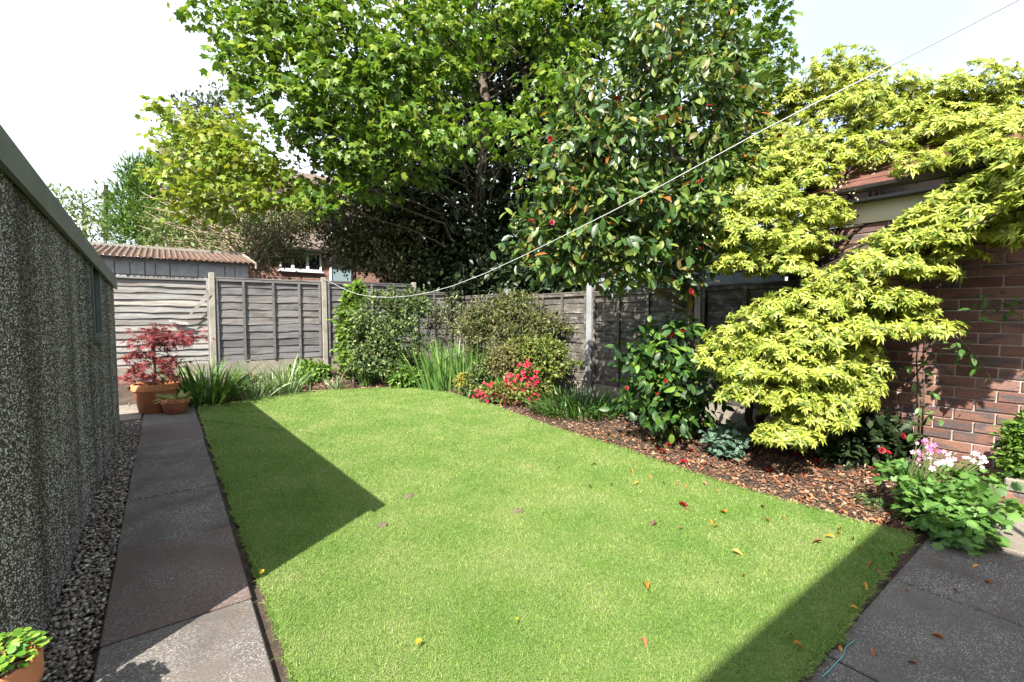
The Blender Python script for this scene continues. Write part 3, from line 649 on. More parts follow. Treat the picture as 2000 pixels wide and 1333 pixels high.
def gravelboard(p0, d, nn, L, z0, z1, label):
    V, F = obox(np.array(p0, float), np.array(d, float), np.array(nn, float), 0, L, -.02, .02, z0, z1); return solo('gravel_board', V, F, M['conc_board'], label, 'gravel board', 'concrete gravel boards')
BY = 9.77; bz = .30
pA = on_y(413, 620, BY)[0]; pB = on_y(633, 620, BY)[0]; pC = on_y(808, 620, BY)[0]; RX = 5.56
zt = on_y(626, 552, BY)[2]; zb = zt-1.5
dX, nY = (1, 0), (0, -1)
b1 = panel('lap_fence', (pA-1.9, BY+.02), dX, nY, 1.84, zb-.06, 1.5, 14, M['wood_pale'], 'bleached warped fence panel with a broken board behind the red maple', [], 1.55)
for ch in list(b1.children):
    if ch.name.startswith('top_batten'): bpy.data.objects.remove(ch)
# the split board that has come loose and hangs across the panel, and the lifted splinters
a = on_y(364, 624, BY-.1); b = on_y(409, 573, BY-.075); dd = b-a
w = nrm(np.array([-dd[2], 0, dd[0]]))*.075; V = [a, a+w*.15, b+w*.6, b-w*.6]; V = [np.array(q) for q in V]; V8 = V+[q+np.array([0, .01, 0]) for q in V]
part('loose_board', V8, [(0, 1, 2, 3), (7, 6, 5, 4), (0, 4, 5, 1), (1, 5, 6, 2), (2, 6, 7, 3), (3, 7, 4, 0)], M['wood_pale'], b1)
for (x0, y0, x1, y1, hh) in ((330, 628, 368, 633, .04),):
    a = on_y(x0, y0, BY-.035); b = on_y(x1, y1, BY-.06)
    board((a[0], a[1]), ((b[0]-a[0]), (b[1]-a[1])), (0, -1), 1.0, a[2]-hh/2, hh, M['wood_pale'], b1, 2.5, 'splinter', 8, .02, b[2]-a[2])
panel('lap_fence', (pA+.05, BY), dX, nY, pB-pA-.1, zb, 1.5, 11, M['wood_back'], 'grey lap board fence panel with three battens between two concrete posts', [.02, .25, .52, .77, .98], 1.3)
panel('lap_fence', (pB+.05, BY), dX, nY, pC-pB-.1, zb, 1.52, 12, M['wood_back'], 'brown grey fence panel behind the green shrub and climbing vine', [.02, .27, .5, .75, .98], 1.2)
panel('lap_fence', (pC+.05, BY), dX, nY, RX-pC-.12, zb, 1.36, 10, M['wood_back'], 'short fence panel in the shaded back corner', [.02, .5, .98], 1.2)
post(pA, BY-.02, 0, zt+.09, M['conc'], 'concrete fence post beside the bleached broken panel', .1, .01)
post(pB, BY-.02, 0, zt+.1, M['conc'], 'concrete fence post that the clothes line is tied to', .1)
post(pC, BY-.02, 0, zt+.08, M['conc'], 'mossy concrete fence post behind the top of the green shrub', .1)
for x0, x1, lb in ((pA-1.88, pA-.06, 'concrete gravel board under the bleached fence panel'), (pA+.055, pB-.055, 'concrete gravel board under the three batten panel'), (pB+.055, pC-.055, 'pale concrete gravel board under the panel behind the green shrub'), (pC+.055, RX-.08, 'concrete gravel board in the back corner')):
    gravelboard((x0, BY), dX, nY, x1-x0, zb-.32, zb-.012, lb)
# right-hand fence
dY, nX = (0, 1), (-1, 0)
q1 = on_x(1155, 620, RX)[1]; q2 = on_x(990, 620, RX)[1]; zr = on_x(1147, 572, RX)[2]; zrb = zr-1.47
q3 = q1-1.9; q4 = 2.12
panel('lap_fence', (RX, q2+.06), dY, nX, BY-.1-q2-.06, zrb+.05, 1.47, 11, M['wood_right'], 'weathered fence panel in the right corner behind the olive shrub', [.02, .3, .6, .97], 1.0)
panel('lap_fence', (RX, q1+.06), dY, nX, q2-q1-.12, zrb, 1.47, 9, M['wood_right'], 'stained fence panel left of the pale grey post', [.02, .27, .5, .75, .98], 1.0)
panel('lap_fence', (RX, q3+.06), dY, nX, q1-q3-.12, zrb-.01, 1.47, 10, M['wood_right'], 'dark fence panel behind the camellia right of the pale grey post', [.02, .4, .7, .98], 1.0)
panel('lap_fence', (RX, q4+.06), dY, nX, q3-q4-.12, zrb-.01, 1.47, 10, M['wood_right'], 'shaded dark fence panel behind the camellia trunk and yellow shrub', [.02, .5, .98], 1.0)
post(RX-.015, q1, 0, zr+.15, M['conc_grey'], 'pale grey fence post in front of the right fence', .12)
post(RX+.02, q2, 0, zr+.16, M['conc_grey'], 'white topped fence post rising above the olive shrub', .11)
post(RX, q3, 0, zr+.08, M['conc'], 'fence post hidden behind the camellia leaves', .1)
post(RX, q4, 0, zr+.08, M['conc'], 'last fence post beside the brick garage behind the yellow shrub', .1)
for y0, y1, lb in ((q2+.07, BY-.12, 'gravel board behind the olive shrub'), (q1+.07, q2-.07, 'stained gravel board left of the pale grey post'), (q3+.06, q1-.07, 'gravel board right of the pale grey post'), (q4+.06, q3-.06, 'gravel board behind the low camellia bush')):
    gravelboard((RX, y0), dY, nX, y1-y0, zrb-.32, zrb-.012, lb)

# ================================================================ NEIGHBOUR'S SHED behind the back fence
SY = 10.62; shed = thing('shed', 'concrete block shed with mossy corrugated roof behind the back fence', 'shed', (-.6, 11.5, .3))
xr = on_y(486, 560, SY)[0]; ze = on_y(483, 519, SY)[2]
bx = [-2.9, -2.1, -1.3]+[on_y(x, 540, SY)[0] for x in (225, 284, 333, 440, 486)]
for k, (a, b) in enumerate(zip(bx, bx[1:])):
    zt2 = ze-.02
    for zi, (z0, z1) in enumerate(((.2, zt2-.52), (zt2-.515, zt2-.26), (zt2-.255, zt2))):
        mid = (a+b)/2 if (k+zi) % 2 else a+(b-a)*.42
        for (u0, u1) in ((a, mid), (mid, b)):
            V, F = bev(u0+.004, u1-.004, SY+random.uniform(0, .006), SY+.1, z0, z1, .012); part('block', V, F, M['block_worn'] if (k == 4 and zi == 1) else M['block'], shed)
part('core_wall', *box(-2.9, xr-.01, SY+.05, SY+2.0, .2, ze-.03), M['block'], shed)
sheets = np.linspace(-3.0, xr+.1, 5); yb = SY-.16; yt = SY+1.95; zt3 = on_y(482, 498, yt)[2]
for k in range(4):
    x0, x1 = sheets[k]-.05, sheets[k+1]; nxs = int((x1-x0)/.0118); xs = np.linspace(x0, x1, nxs); V = []; cr = []
    zz0 = ze+.035+k % 2*.006
    for j, (yy, bz_) in enumerate(((yb, zz0), ((yb+yt)/2, (zz0+zt3)/2), (yt, zt3))):
        for x in xs: s = math.sin(x/.092*2*math.pi); V.append((x, yy+.01*math.sin(k*3), bz_+.02*s)); cr.append(s*.5+.5)
    F = [(j*nxs+i, j*nxs+i+1, (j+1)*nxs+i+1, (j+1)*nxs+i) for j in range(2) for i in range(nxs-1)]
    m0 = len(V); V2 = [(v[0], v[1], v[2]-.012) for v in V]; F2 = [tuple(i+m0 for i in f[::-1]) for f in F]; F3 = [(i, i+m0, i+m0+1, i+1) for i in range(nxs-1)]
    o = part('roof_sheet', V+V2, F+F2+F3, M['corr'], shed, True); at = o.data.attributes.new('crest', 'FLOAT', 'POINT'); at.data.foreach_set('value', cr+[c if i < nxs else 0 for i, c in enumerate(cr)])
part('eave_board', *box(-2.9, xr, SY-.012, SY+.02, ze-.03, ze+.045), M['block'], shed)
part('ridge_strip', *box(-3.0, xr+.1, yt-.06, yt+.1, zt3-.02, zt3+.035), M['conc'], shed)
part('barge_board', *(lambda V, F: (np.column_stack([V[:, 0], V[:, 1], [(ze if y < SY+1 else zt3)+(.045 if i > 3 else -.07) for i, y in enumerate(V[:, 1])]]), F))(*box(xr+.1, xr+.125, yb, yt, 0, 1)), M['conc'], shed)

# ================================================================ HOUSE beyond the back fence
HY = 17.0; hs = thing('house', 'red brick house with white windows half hidden beyond the back fence', 'house', (5, 20, 1.4))
lx0 = on_y(470, 500, HY)[0]; lx1 = 7.4; zl = on_y(600, 490, HY)[2]; zl2 = on_y(600, 458, HY+1.6)[2]
part('wall', *join(box(lx0, lx1, HY, HY+1.6, .8, zl), box(0.2, 10, HY+1.6, HY+8, .8, 5.3)), M['far_brick'], hs)
rv = np.array([(lx0-.1, HY-.22, zl-.02), (lx1+.1, HY-.22, zl-.02), (lx1+.1, HY+1.59, zl2), (lx0-.1, HY+1.59, zl2)]); rv = np.concatenate([rv, rv+np.array([0, 0, .09])])
lr = part('lean_to_roof', rv, BOXF, M['tile_grey'], hs); part('gutter', *box(lx0-.1, lx1+.1, HY-.3, HY-.225, zl-.06, zl+.03), M['gutter'], lr)
ridge = np.array([(0, HY+1.3, 5.25), (10.2, HY+1.3, 5.25), (10.2, HY+8.3, 5.25), (0, HY+8.3, 5.25), (0, HY+4.8, 7.6), (10.2, HY+4.8, 7.6)])
part('roof', ridge, [(0, 1, 5, 4), (2, 3, 4, 5), (0, 4, 3), (1, 2, 5), (3, 2, 1, 0)], M['tile_grey'], hs)
def window(root, x0, x1, z0, z1, y, nm=2, glass='glass', split=None):
    fw = .055; bars = [box(x0, x1, y-.05, y, z0, z0+fw), box(x0, x1, y-.05, y, z1-fw, z1), box(x0, x0+fw, y-.052, y, z0+fw, z1-fw), box(x1-fw, x1, y-.052, y, z0+fw, z1-fw)]
    xs = np.linspace(x0, x1, nm+1)[1:-1] if split is None else split
    bars += [box(x-.045, x+.045, y-.052, y, z0+fw, z1-fw) for x in xs]
    w = part('window', *join(*bars), M['white'], root); part('pane', *box(x0+.02, x1-.02, y-.02, y-.012, z0+.02, z1-.02), M[glass], w)
    part('sill', *box(x0-.05, x1+.05, y-.09, y-.001, z0-.05, z0-.002), M['white'], w); return w
xa, xb = on_y(545, 510, HY)[0], on_y(627, 510, HY)[0]; za, zc = on_y(600, 530, HY)[2], on_y(600, 494, HY)[2]
window(hs, xa, xb, za, zc, HY-.002, 3, split=[on_y(571, 510, HY)[0], on_y(600, 510, HY)[0]])
xa, xb = on_y(643, 510, HY)[0], on_y(690, 510, HY)[0]; window(hs, xa, xb, on_y(650, 556, HY)[2], on_y(650, 503, HY)[2], HY-.002, 1, 'glass_blue')
window(hs, 5.2, 6.4, 4.45, 5.1, HY+1.598, 2); window(hs, 2.2, 3.5, 4.45, 5.15, HY+1.598, 2)
V, F = tube([P(207, 470, 26), P(207, 362, 26)], [.12, .1], 8); tp = thing('telegraph_pole', 'dark telegraph pole with crosspiece far behind the shed', 'pole', P(207, 600, 26)); part('pole', V, F, M['bark_dark'], tp)
part('crosspiece', *join(tube([P(200, 385, 25.8), P(216, 385, 25.8)], .06, 6), tube([P(211, 372, 25.8), P(211, 402, 25.8)], .12, 8)), M['bark_dark'], tp)

# ================================================================ BRICK GARAGE on the right, each brick a piece
gb = thing('brick_garage', 'neighbouring red brick garage wall with cream board and tiled roof on the right', 'garage', (RX+1.4, .6, 0))
WY0, WY1, WT = -1.2, 2.06, 2.30
wall = part('wall', *join(box(RX+.012, RX+.2, WY0, WY1, -.1, WT), box(RX+.2, RX+2.8, WY0, WY0+.1, -.1, WT), box(RX+.2, RX+2.8, WY1-.1, WY1, -.1, WT)), M['mortar'], gb)
BL, BH = .262, .096; bV, bF = bev(-.045, .045, -BL/2+.006, BL/2-.006, -BH/2+.006, BH/2-.006, .004); bmeh = poly_mesh('brick', bV, bF, M['brick'])
hV, hF = bev(-.045, .045, -BL/4+.006, BL/4-.006, -BH/2+.006, BH/2-.006, .004); hme = poly_mesh('half_brick', hV, hF, M['brick'])
wb = base_of(wall); row = 0; z = 0.0
while z+BH <= WT+.01:
    y = WY1-BL/2 if row % 2 == 0 else WY1-BL
    if row % 2: o = link('brick', hme, wall, np.array([RX+.045+random.uniform(-.002, .002), WY1-BL/4, z+BH/2])-wb)
    while y-BL/2 > WY0-.05:
        o = link('brick', bmeh, wall, np.array([RX+.045+random.uniform(-.0025, .0025), y, z+BH/2])-wb); o.rotation_euler = (random.uniform(-.006, .006), 0, random.uniform(-.008, .008)); y -= BL
    z += BH; row += 1
part('cream_board', *box(RX-.02, RX+.03, WY0, WY1+.02, WT+.005, WT+.235), M['cream'], gb)
ev = WT+.26
part('soffit', *box(RX-.16, RX-.022, WY0, WY1+.06, WT+.2, WT+.225), M['gutter'], gb)
gut = [(RX-.22+.055*math.cos(t), 0, ev+.06+.055*math.sin(t)) for t in np.linspace(math.pi, 2*math.pi, 7)]
V = [(p[0], y, p[2]) for y in (WY0, WY1+.1) for p in gut]+[(p[0]+(.006 if p[0] < RX-.22 else -.006), y, p[2]+.006) for y in (WY0, WY1+.1) for p in gut]
F = [(i, i+1, i+8, i+7) for i in range(6)]+[(i+14, i+21, i+22, i+15) for i in range(6)]; part('gutter', V, F, M['gutter'], gb)
rr = part('roof', [(RX-.2, WY0, ev+.05), (RX+1.6, WY0, ev+.95), (RX+3.2, WY0, ev+.05), (RX-.2, WY1+.08, ev+.05), (RX+1.6, WY1+.08, ev+.95), (RX+3.2, WY1+.08, ev+.05)], [(0, 1, 2), (5, 4, 3), (0, 3, 4, 1), (1, 4, 5, 2), (2, 5, 3, 0)], M['gutter'], gb)
tV, tF = bev(-.15, .15, -.13, .13, -.009, .009, .004); tme = poly_mesh('tile', tV, tF, M['tile']); sl_ = math.atan2(.9, 1.8); rb = base_of(rr)
for i in range(9):
    for j in range(13):
        s = .1+i*.215; y = WY1+.0-j*.262-(.13 if i % 2 else 0)
        o = link('tile', tme, rr, np.array([RX-.22+s*math.cos(sl_), y, ev+.075+s*math.sin(sl_)])-rb); o.rotation_euler = (random.uniform(-.01, .01), -sl_+.05, random.uniform(-.01, .01))
# dark slatted gate between fence and garage, grey shed behind the right fence
gt = thing('slatted_gate', 'dark narrow timber slats between the fence end and brick garage', 'gate', (RX+.3, 2.2, 0))
for k in range(5): part('slat', *box(RX+.12+.16*k, RX+.22+.16*k, 2.3, 2.33, 0, 2.15), M['wood_dark'], gt)
part('rail', *box(RX+.1, RX+.9, 2.335, 2.36, 1.5, 1.58), M['wood_dark'], gt)
ns = thing('timber_shed', 'blue grey painted shed eave rising behind the right fence', 'shed', (RX+1.7, 4.2, 0)); zs = on_x(1172, 545, RX+.65)[2]
for k in range(9): part('cladding_board', *box(RX+.68, RX+.7, 2.6, 5.7, .2+.2*k, min(.395+.2*k, zs-.06)), M['grey_board'], ns)
part('fascia', *box(RX+.65, RX+.678, 2.5, 5.75, zs-.05, zs+.07), M['grey_board'], ns); part('roof', *prism(RX+.6, RX+2.4, 2.45, 5.8, zs+.075, zs+.11, zs+.11), M['wood_dark'], ns)
part('side_wall', *box(RX+.7, RX+2.3, 5.6, 5.68, .1, zs), M['grey_board'], ns)

# ================================================================ HOUSE behind the camera: its eaves throw the shadow across the near lawn
EH = 4.0; k_ = EH/math.tan(SUN_EL); hx = 3.90-k_*SH[0]; hy = .92-k_*SH[1]
hm = thing('house', 'house behind the viewer whose shadow crosses the near lawn and patio', 'house', (hx-4, hy-4, 0))
part('wall', *box(hx-9, hx-.3, hy-8, hy-.3, 0, EH-.1), M['far_brick'], hm)
ez = EH; part('roof', [(hx-9.3, hy-8.3, ez-.1), (hx, hy-8.3, ez-.1), (hx, hy, ez-.1), (hx-9.3, hy, ez-.1), (hx-9.3, hy-8.3, ez), (hx, hy-8.3, ez), (hx, hy, ez), (hx-9.3, hy, ez), (hx-4.5, hy-4.2, ez+1.8), (hx-4.8, hy-4.2, ez+1.8)],
     [(0, 3, 2, 1), (0, 1, 5, 4), (1, 2, 6, 5), (2, 3, 7, 6), (3, 0, 4, 7), (4, 5, 8, 9), (5, 6, 8), (6, 7, 9, 8), (7, 4, 9)], M['tile_grey'], hm)

# ================================================================ TREES
def tree(name, label, cat, base, blobs, dens, m, spread, tm, size, mat, trunk_pts, trunk_r, bark, branch_r=.03, single=0, sname='leaf', group=None, lo=.45, dirmix=(.8, .7, -.25), upmix=(.9, .4, .5), nbr=None, flat=False, deep=1.0, hi=1.0):
    r = thing(name, label, cat, base, group)
    Pp, O = blob_pts(blobs, dens, lo, hi, flat, deep); p, R = sprays(Pp, O, m, spread, dirmix, upmix)
    s = rng.uniform(size[0], size[1], len(p))
    leaf_mass(r, tm, p, R, s, mat, 'foliage', single, sname)
    if trunk_pts is not None:
        part('trunk', *tube(trunk_pts, trunk_r, 9), bark, r, True)
        tp_ = np.asarray(trunk_pts); tp_ = np.concatenate([tp_[i]+(tp_[i+1]-tp_[i])*np.linspace(0, 1, 9)[:-1, None] for i in range(len(tp_)-1)]+[tp_[-1:]]); paths = []
        for bl in (blobs if nbr is None else blobs[:nbr]):
            c = P(*bl[:2], bl[4]); hd = np.linalg.norm(tp_[:, :2]-c[:2], axis=1); src = tp_[int(np.argmin(np.abs(c[2]-tp_[:, 2]-.3*hd)+.25*hd))]
            src = src+rng.normal(size=3)*.02; paths.append((bez(src, c, .12, 7, .035), taper(branch_r, branch_r*.35)))
            for _ in range(2):
                e = c+(rng.normal(size=3)*np.array([1, 1, .5]))*bl[2]*bl[4]/FPX*.55; paths.append((bez(c*.8+src*.2, e, .05, 5, .05), taper(branch_r*.5, branch_r*.2, 5)))
        limbs(r, 'branches', paths, bark, 5)
    return r
# big sycamore beyond the corner of the fence
Zs = 10.5
sy_blobs = [(440, 30, 75, 45, 9.6), (520, 70, 80, 50, 9.4), (500, 140, 75, 45, 9.3), (600, 40, 95, 60, 9.6), (590, 130, 90, 50, 9.2), (570, 205, 90, 36, 9.2), (680, 90, 100, 60, 9.4), (680, 190, 95, 55, 9.2), (640, 270, 80, 45, 9.4), (700, 300, 75, 40, 9.3), (770, 40, 110, 60, 9.8), (780, 150, 100, 60, 9.3), (790, 250, 80, 45, 9.2), (870, 70, 100, 60, 9.7), (870, 170, 70, 45, 9.6), (860, 280, 60, 26, 8.9), (960, 40, 110, 45, 10.2), (1040, 60, 80, 45, 10.4), (1120, 30, 90, 50, 10.4), (930, 245, 70, 26, 9.1), (1010, 275, 70, 28, 8.9), (1070, 190, 60, 35, 9.2), (1110, 130, 50, 45, 9.5), (1220, 30, 90, 45, 10.3), (1330, 40, 110, 60, 10.5), (1440, 40, 90, 65, 10.2), (1500, 110, 60, 45, 10.0), (1460, 150, 60, 50, 10.2), (640, 350, 60, 40, 9.6), (620, 400, 45, 25, 9.6), (730, 370, 50, 22, 9.3), (820, 330, 60, 26, 9.6), (560, 265, 45, 24, 9.3), (540, 20, 80, 40, 9.6),
            (450, -90, 100, 70, 10), (620, -100, 120, 90, 10.4), (800, -120, 140, 100, 10.8), (1000, -120, 150, 90, 11), (1200, -120, 150, 90, 11), (1380, -100, 120, 80, 11), (700, -280, 170, 110, 11), (950, -320, 200, 130, 11.4), (1200, -280, 170, 110, 11.4), (960, -500, 220, 110, 11.8)]
sb = np.array([*P(930, 560, 11.8)[:2], .3]); sy_tr = [sb, P(935, 400, 11.8), P(950, 200, 11.8), P(925, 60, 11.8), P(930, -150, 11.6), P(950, -400, 11.6)]
tree('sycamore_tree', 'tall sycamore tree with fresh green leaves spreading over the back corner', 'tree', sb, sy_blobs, 3.5, 9, .14, SYC, (.11, .21), M['sycamore'], sy_tr, [.17, .15, .12, .1, .08, .05], M['bark'], .032, 300, 'leaf', lo=.5, dirmix=(.6, .7, -.45), upmix=(1., .5, .4))
sl_blobs = [(380, 245, 60, 40, 10.4), (440, 265, 70, 40, 10.3), (360, 300, 55, 35, 10.5), (430, 320, 80, 40, 10.2), (510, 320, 70, 35, 10.2), (350, 360, 60, 35, 10.5), (430, 375, 80, 30, 10.2), (520, 385, 70, 30, 10.1), (330, 215, 35, 22, 10.5), (570, 350, 50, 30, 10.2), (400, 410, 60, 22, 10.3)]
tb = np.array([*P(690, 560, 12.2)[:2], .3])
tree('young_sycamore', 'yellow green sycamore branches reaching over the shed roof', 'tree', tb, sl_blobs, 4.6, 9, .15, SYC, (.11, .19), M['sycamore_young'], [tb, P(690, 470, 12.2), P(660, 390, 11.6), P(590, 368, 11), P(520, 362, 10.6)], [.07, .065, .05, .035, .02], M['bark_pale'], .022, 200, 'leaf', lo=.2, dirmix=(.6, .7, -.4), upmix=(1, .4, .4))
# dark evergreens under it
ho = [(720, 330, 100, 80, 14.4), (700, 230, 100, 80, 14.8), (850, 520, 110, 60, 13.4), (800, 330, 130, 90, 13.6), (900, 260, 130, 120, 13.8), (1010, 180, 110, 110, 13.8), (1040, 330, 140, 110, 13.4), (900, 430, 150, 90, 13.2), (1050, 470, 150, 90, 12.8), (800, 470, 90, 80, 13.2), (1130, 250, 110, 100, 13.6), (960, 60, 170, 90, 14.2), (780, 200, 110, 90, 14.2), (1180, 420, 110, 100, 13), (1080, 80, 120, 90, 14), (1280, 460, 120, 100, 12.6), (1250, 320, 120, 110, 13), (1390, 470, 90, 90, 11.4)]
hb = np.array([*P(980, 560, 13.6)[:2], .5])
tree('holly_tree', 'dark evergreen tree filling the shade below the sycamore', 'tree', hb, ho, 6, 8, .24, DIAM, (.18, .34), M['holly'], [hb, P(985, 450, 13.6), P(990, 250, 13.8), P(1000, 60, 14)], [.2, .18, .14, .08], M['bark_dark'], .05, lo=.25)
hp = [(690, 430, 80, 65, 12.0), (740, 480, 80, 55, 11.9), (680, 490, 50, 40, 11.9), (760, 390, 70, 55, 12.2), (820, 440, 60, 60, 12.1), (800, 520, 70, 35, 11.8)]
pb = np.array([*P(780, 560, 12.2)[:2], .5])
tree('speckled_holly', 'small leaved brown green holly above the fence beside the white windows', 'tree', pb, hp, 30, 7, .15, DIAM, (.07, .13), M['holly_pale'], [pb, P(775, 500, 12.2), P(760, 420, 12.2)], [.09, .07, .03], M['bark_dark'], .025, lo=.3)
hg = [(700, 545, 90, 35, 11.0), (790, 560, 60, 30, 10.8)]
# hedge behind the corner and the right fence
hh = [(860, 560, 90, 70, 12.3), (960, 560, 100, 75, 11.6), (1060, 560, 100, 80, 10.6), (1130, 540, 80, 70, 10.0), (920, 490, 100, 60, 12.2)]
xb_ = np.array([*P(1000, 600, 11.2)[:2], .3])
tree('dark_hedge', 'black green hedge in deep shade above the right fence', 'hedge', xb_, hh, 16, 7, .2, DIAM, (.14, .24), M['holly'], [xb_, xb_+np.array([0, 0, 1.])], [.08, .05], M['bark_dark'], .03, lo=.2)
# trees behind the shed
cf = [(270, 400, 45, 60, 15.0), (300, 370, 50, 55, 15.2), (262, 450, 40, 40, 15), (320, 440, 60, 60, 15.2), (290, 345, 35, 28, 15.2)]
cb = np.array([*P(290, 520, 15.2)[:2], 1.0])
tree('cypress_tree', 'bright green feathery cypress behind the corrugated shed roof', 'tree', cb, cf, 26, 9, .14, tmpl_diamond(.16, .03, .1), (.14, .32), M['conifer'], [cb, P(290, 430, 15.2), P(292, 345, 15.2)], [.16, .12, .03], M['bark'], .03, lo=.35, dirmix=(.75, .4, .75), upmix=(.3, .8, .5))
fh = [(420, 215, 40, 30, 16.5), (430, 190, 18, 20, 16.5), (400, 250, 65, 45, 16.5), (450, 290, 60, 50, 16.5), (390, 320, 70, 55, 16.4), (460, 370, 80, 60, 16.3), (380, 400, 80, 55, 16.2), (375, 205, 25, 22, 16.5)]
fb = np.array([*P(420, 520, 16.5)[:2], 1.2])
tree('bay_tree', 'tall grey green evergreen pointing up behind the yellow green branches', 'tree', fb, fh, 14, 8, .18, DIAM, (.12, .2), M['farholly'], [fb, P(420, 400, 16.5), P(425, 200, 16.5)], [.15, .12, .03], M['bark_dark'], .03, lo=.25, dirmix=(.7, .6, .3))
fl = [(150, 400, 55, 40, 18.5), (190, 430, 45, 45, 18.5), (120, 385, 40, 26, 18.5), (160, 455, 60, 40, 18.4), (205, 385, 18, 12, 18.5)]
lb_ = np.array([*P(165, 520, 18.5)[:2], 1.2])
tree('small_tree', 'pale loose leafy tree far left above the garage roof', 'tree', lb_, fl, 7, 7, .18, DIAM, (.12, .22), M['farleaf'], [lb_, P(165, 430, 18.5), P(160, 390, 18.5)], [.1, .07, .02], M['bark'], .025, lo=.15)
# twiggy bush behind the shed
tw = [(600, 430, 50, 36, 12.8), (640, 400, 45, 30, 12.6), (530, 495, 45, 22, 12.8), (330, 440, 55, 40, 13.2), (400, 440, 70, 45, 13.2), (470, 440, 70, 50, 13.2), (540, 450, 60, 40, 13.0), (560, 490, 50, 25, 12.9), (440, 480, 90, 30, 13.0), (350, 475, 60, 22, 13.1)]
wb_ = np.array([*P(500, 560, 13.1)[:2], .8])
twg = tree('twiggy_bush', 'tangled bush of bare tan twigs and small leaves beside the shed roof', 'bush', wb_, tw, 34, 6, .16, DIAM, (.07, .12), M['twigleaf'], [wb_, P(500, 520, 13.1)], [.06, .05], M['twig'], .02, lo=.1)
paths = []
for _ in range(150):
    a = P(rng.uniform(470, 530), rng.uniform(500, 530), rng.uniform(12.4, 13)); b = P(rng.uniform(270, 630), rng.uniform(370, 500), rng.uniform(12.2, 13.2)); paths.append((bez(a, b, rng.uniform(-.1, .35), 6, .04), taper(.016, .005, 6)))
limbs(twg, 'twigs', paths, M['twig'], 4)

# ================================================================ CAMELLIA (tall) and low camellia bush
cm = [(1300, 50, 100, 60, 5.3), (1390, 110, 75, 80, 5.3), (1250, 130, 90, 70, 5.1), (1180, 210, 85, 60, 5.0), (1330, 200, 110, 80, 5.0), (1430, 230, 60, 80, 5.2), (1120, 290, 80, 55, 4.9), (1220, 300, 110, 70, 4.8), (1370, 320, 100, 70, 4.9), (1080, 370, 75, 50, 4.8), (1180, 390, 100, 55, 4.7), (1290, 400, 100, 60, 4.8), (1060, 440, 60, 40, 4.8), (1150, 470, 90, 45, 4.7), (1270, 490, 90, 50, 4.8), (1370, 440, 70, 70, 5.0), (1100, 520, 60, 28, 4.8), (1200, 540, 50, 22, 4.9), (1340, 540, 60, 30, 5.0), (1420, 380, 50, 60, 5.1), (1010, 487, 32, 13, 4.8), (1480, 180, 35, 50, 5.3), (1400, 375, 45, 40, 5.25), (1385, 300, 50, 45, 5.3)]
cb_ = G(1352, 812); tr = [cb_, P(1350, 700, 5.35), P(1345, 600, 5.3), P(1335, 520, 5.2), P(1320, 400, 5.1), P(1310, 250, 5.2), P(1310, 100, 5.3)]
ca = tree('camellia_tree', 'tall glossy camellia with red flowers and some orange leaves by the right fence', 'tree', cb_, cm, 4.0, 8, .065, LEAF, (.085, .15), M['camellia'], tr, [.055, .052, .048, .04, .03, .022, .012], M['bark_pale'], .016, 300, 'leaf', lo=.25, dirmix=(.6, .6, -.55), upmix=(.8, .6, .5))
part('limb', *tube([P(1345, 600, 5.3), P(1290, 570, 5.2), P(1240, 540, 5.05), P(1200, 500, 4.9)], [.035, .03, .025, .015], 7), M['bark_pale'], ca, True)
def flowers(root, tm, pts, size, mat, name='flower', face=None):
    """one object per bloom"""
    me = tri_mesh(name, tm[0], tm[1], mat, np.zeros(len(tm[0])), True); b = base_of(root)
    for q in pts:
        f = nrm(CAM-np.asarray(q)) if face is None else np.array(face, float); f = nrm(f+rng.normal(size=3)*.45+np.array([0, 0, .25])); t = nrm(np.cross(f, rng.normal(size=3))); R = np.stack([t, np.cross(f, t), f], 1)*rng.uniform(*size)
        o = link(name, me, root); o.matrix_local = Matrix(np.vstack([np.hstack([R, (np.asarray(q)-b)[:, None]]), [0, 0, 0, 1]]).tolist())
flowers(ca, CAMFLOWER, [P(x, y, z) for x, y, z in ((1305, 113, 4.7), (1205, 192, 4.55), (1075, 272, 4.5), (1367, 355, 4.4), (1350, 570, 4.6), (1385, 207, 4.5), (1522, 266, 4.9), (1366, 484, 4.5), (1327, 213, 4.5), (1038, 432, 4.5), (1078, 435, 4.5), (1515, 605, 4.9))], (.026, .04), M['red'])
cl = [(1290, 690, 70, 40, 5.1), (1330, 740, 80, 50, 4.95), (1260, 750, 55, 40, 5.0), (1300, 800, 80, 35, 4.9), (1360, 790, 50, 50, 4.95), (1240, 700, 30, 30, 5.1), (1320, 650, 55, 40, 5.2)]
lbz = G(1325, 838); lc = tree('low_camellia', 'low dark glossy camellia bush in front of the camellia trunk', 'bush', lbz, cl, 4.5, 6, .08, LEAF_BROAD, (.09, .14), M['camellia_low'], [lbz, P(1310, 760, 5.1), P(1305, 690, 5.1)], [.03, .022, .012], M['bark'], .01, 250, 'leaf', lo=.25, dirmix=(.7, .5, -.5), upmix=(.8, .6, .45))
flowers(lc, CAMFLOWER, [P(1224, 758, 4.75), P(1300, 745, 4.6), P(1333, 645, 4.9), P(1285, 770, 4.65), P(1310, 655, 4.9)], (.022, .034), M['red'])

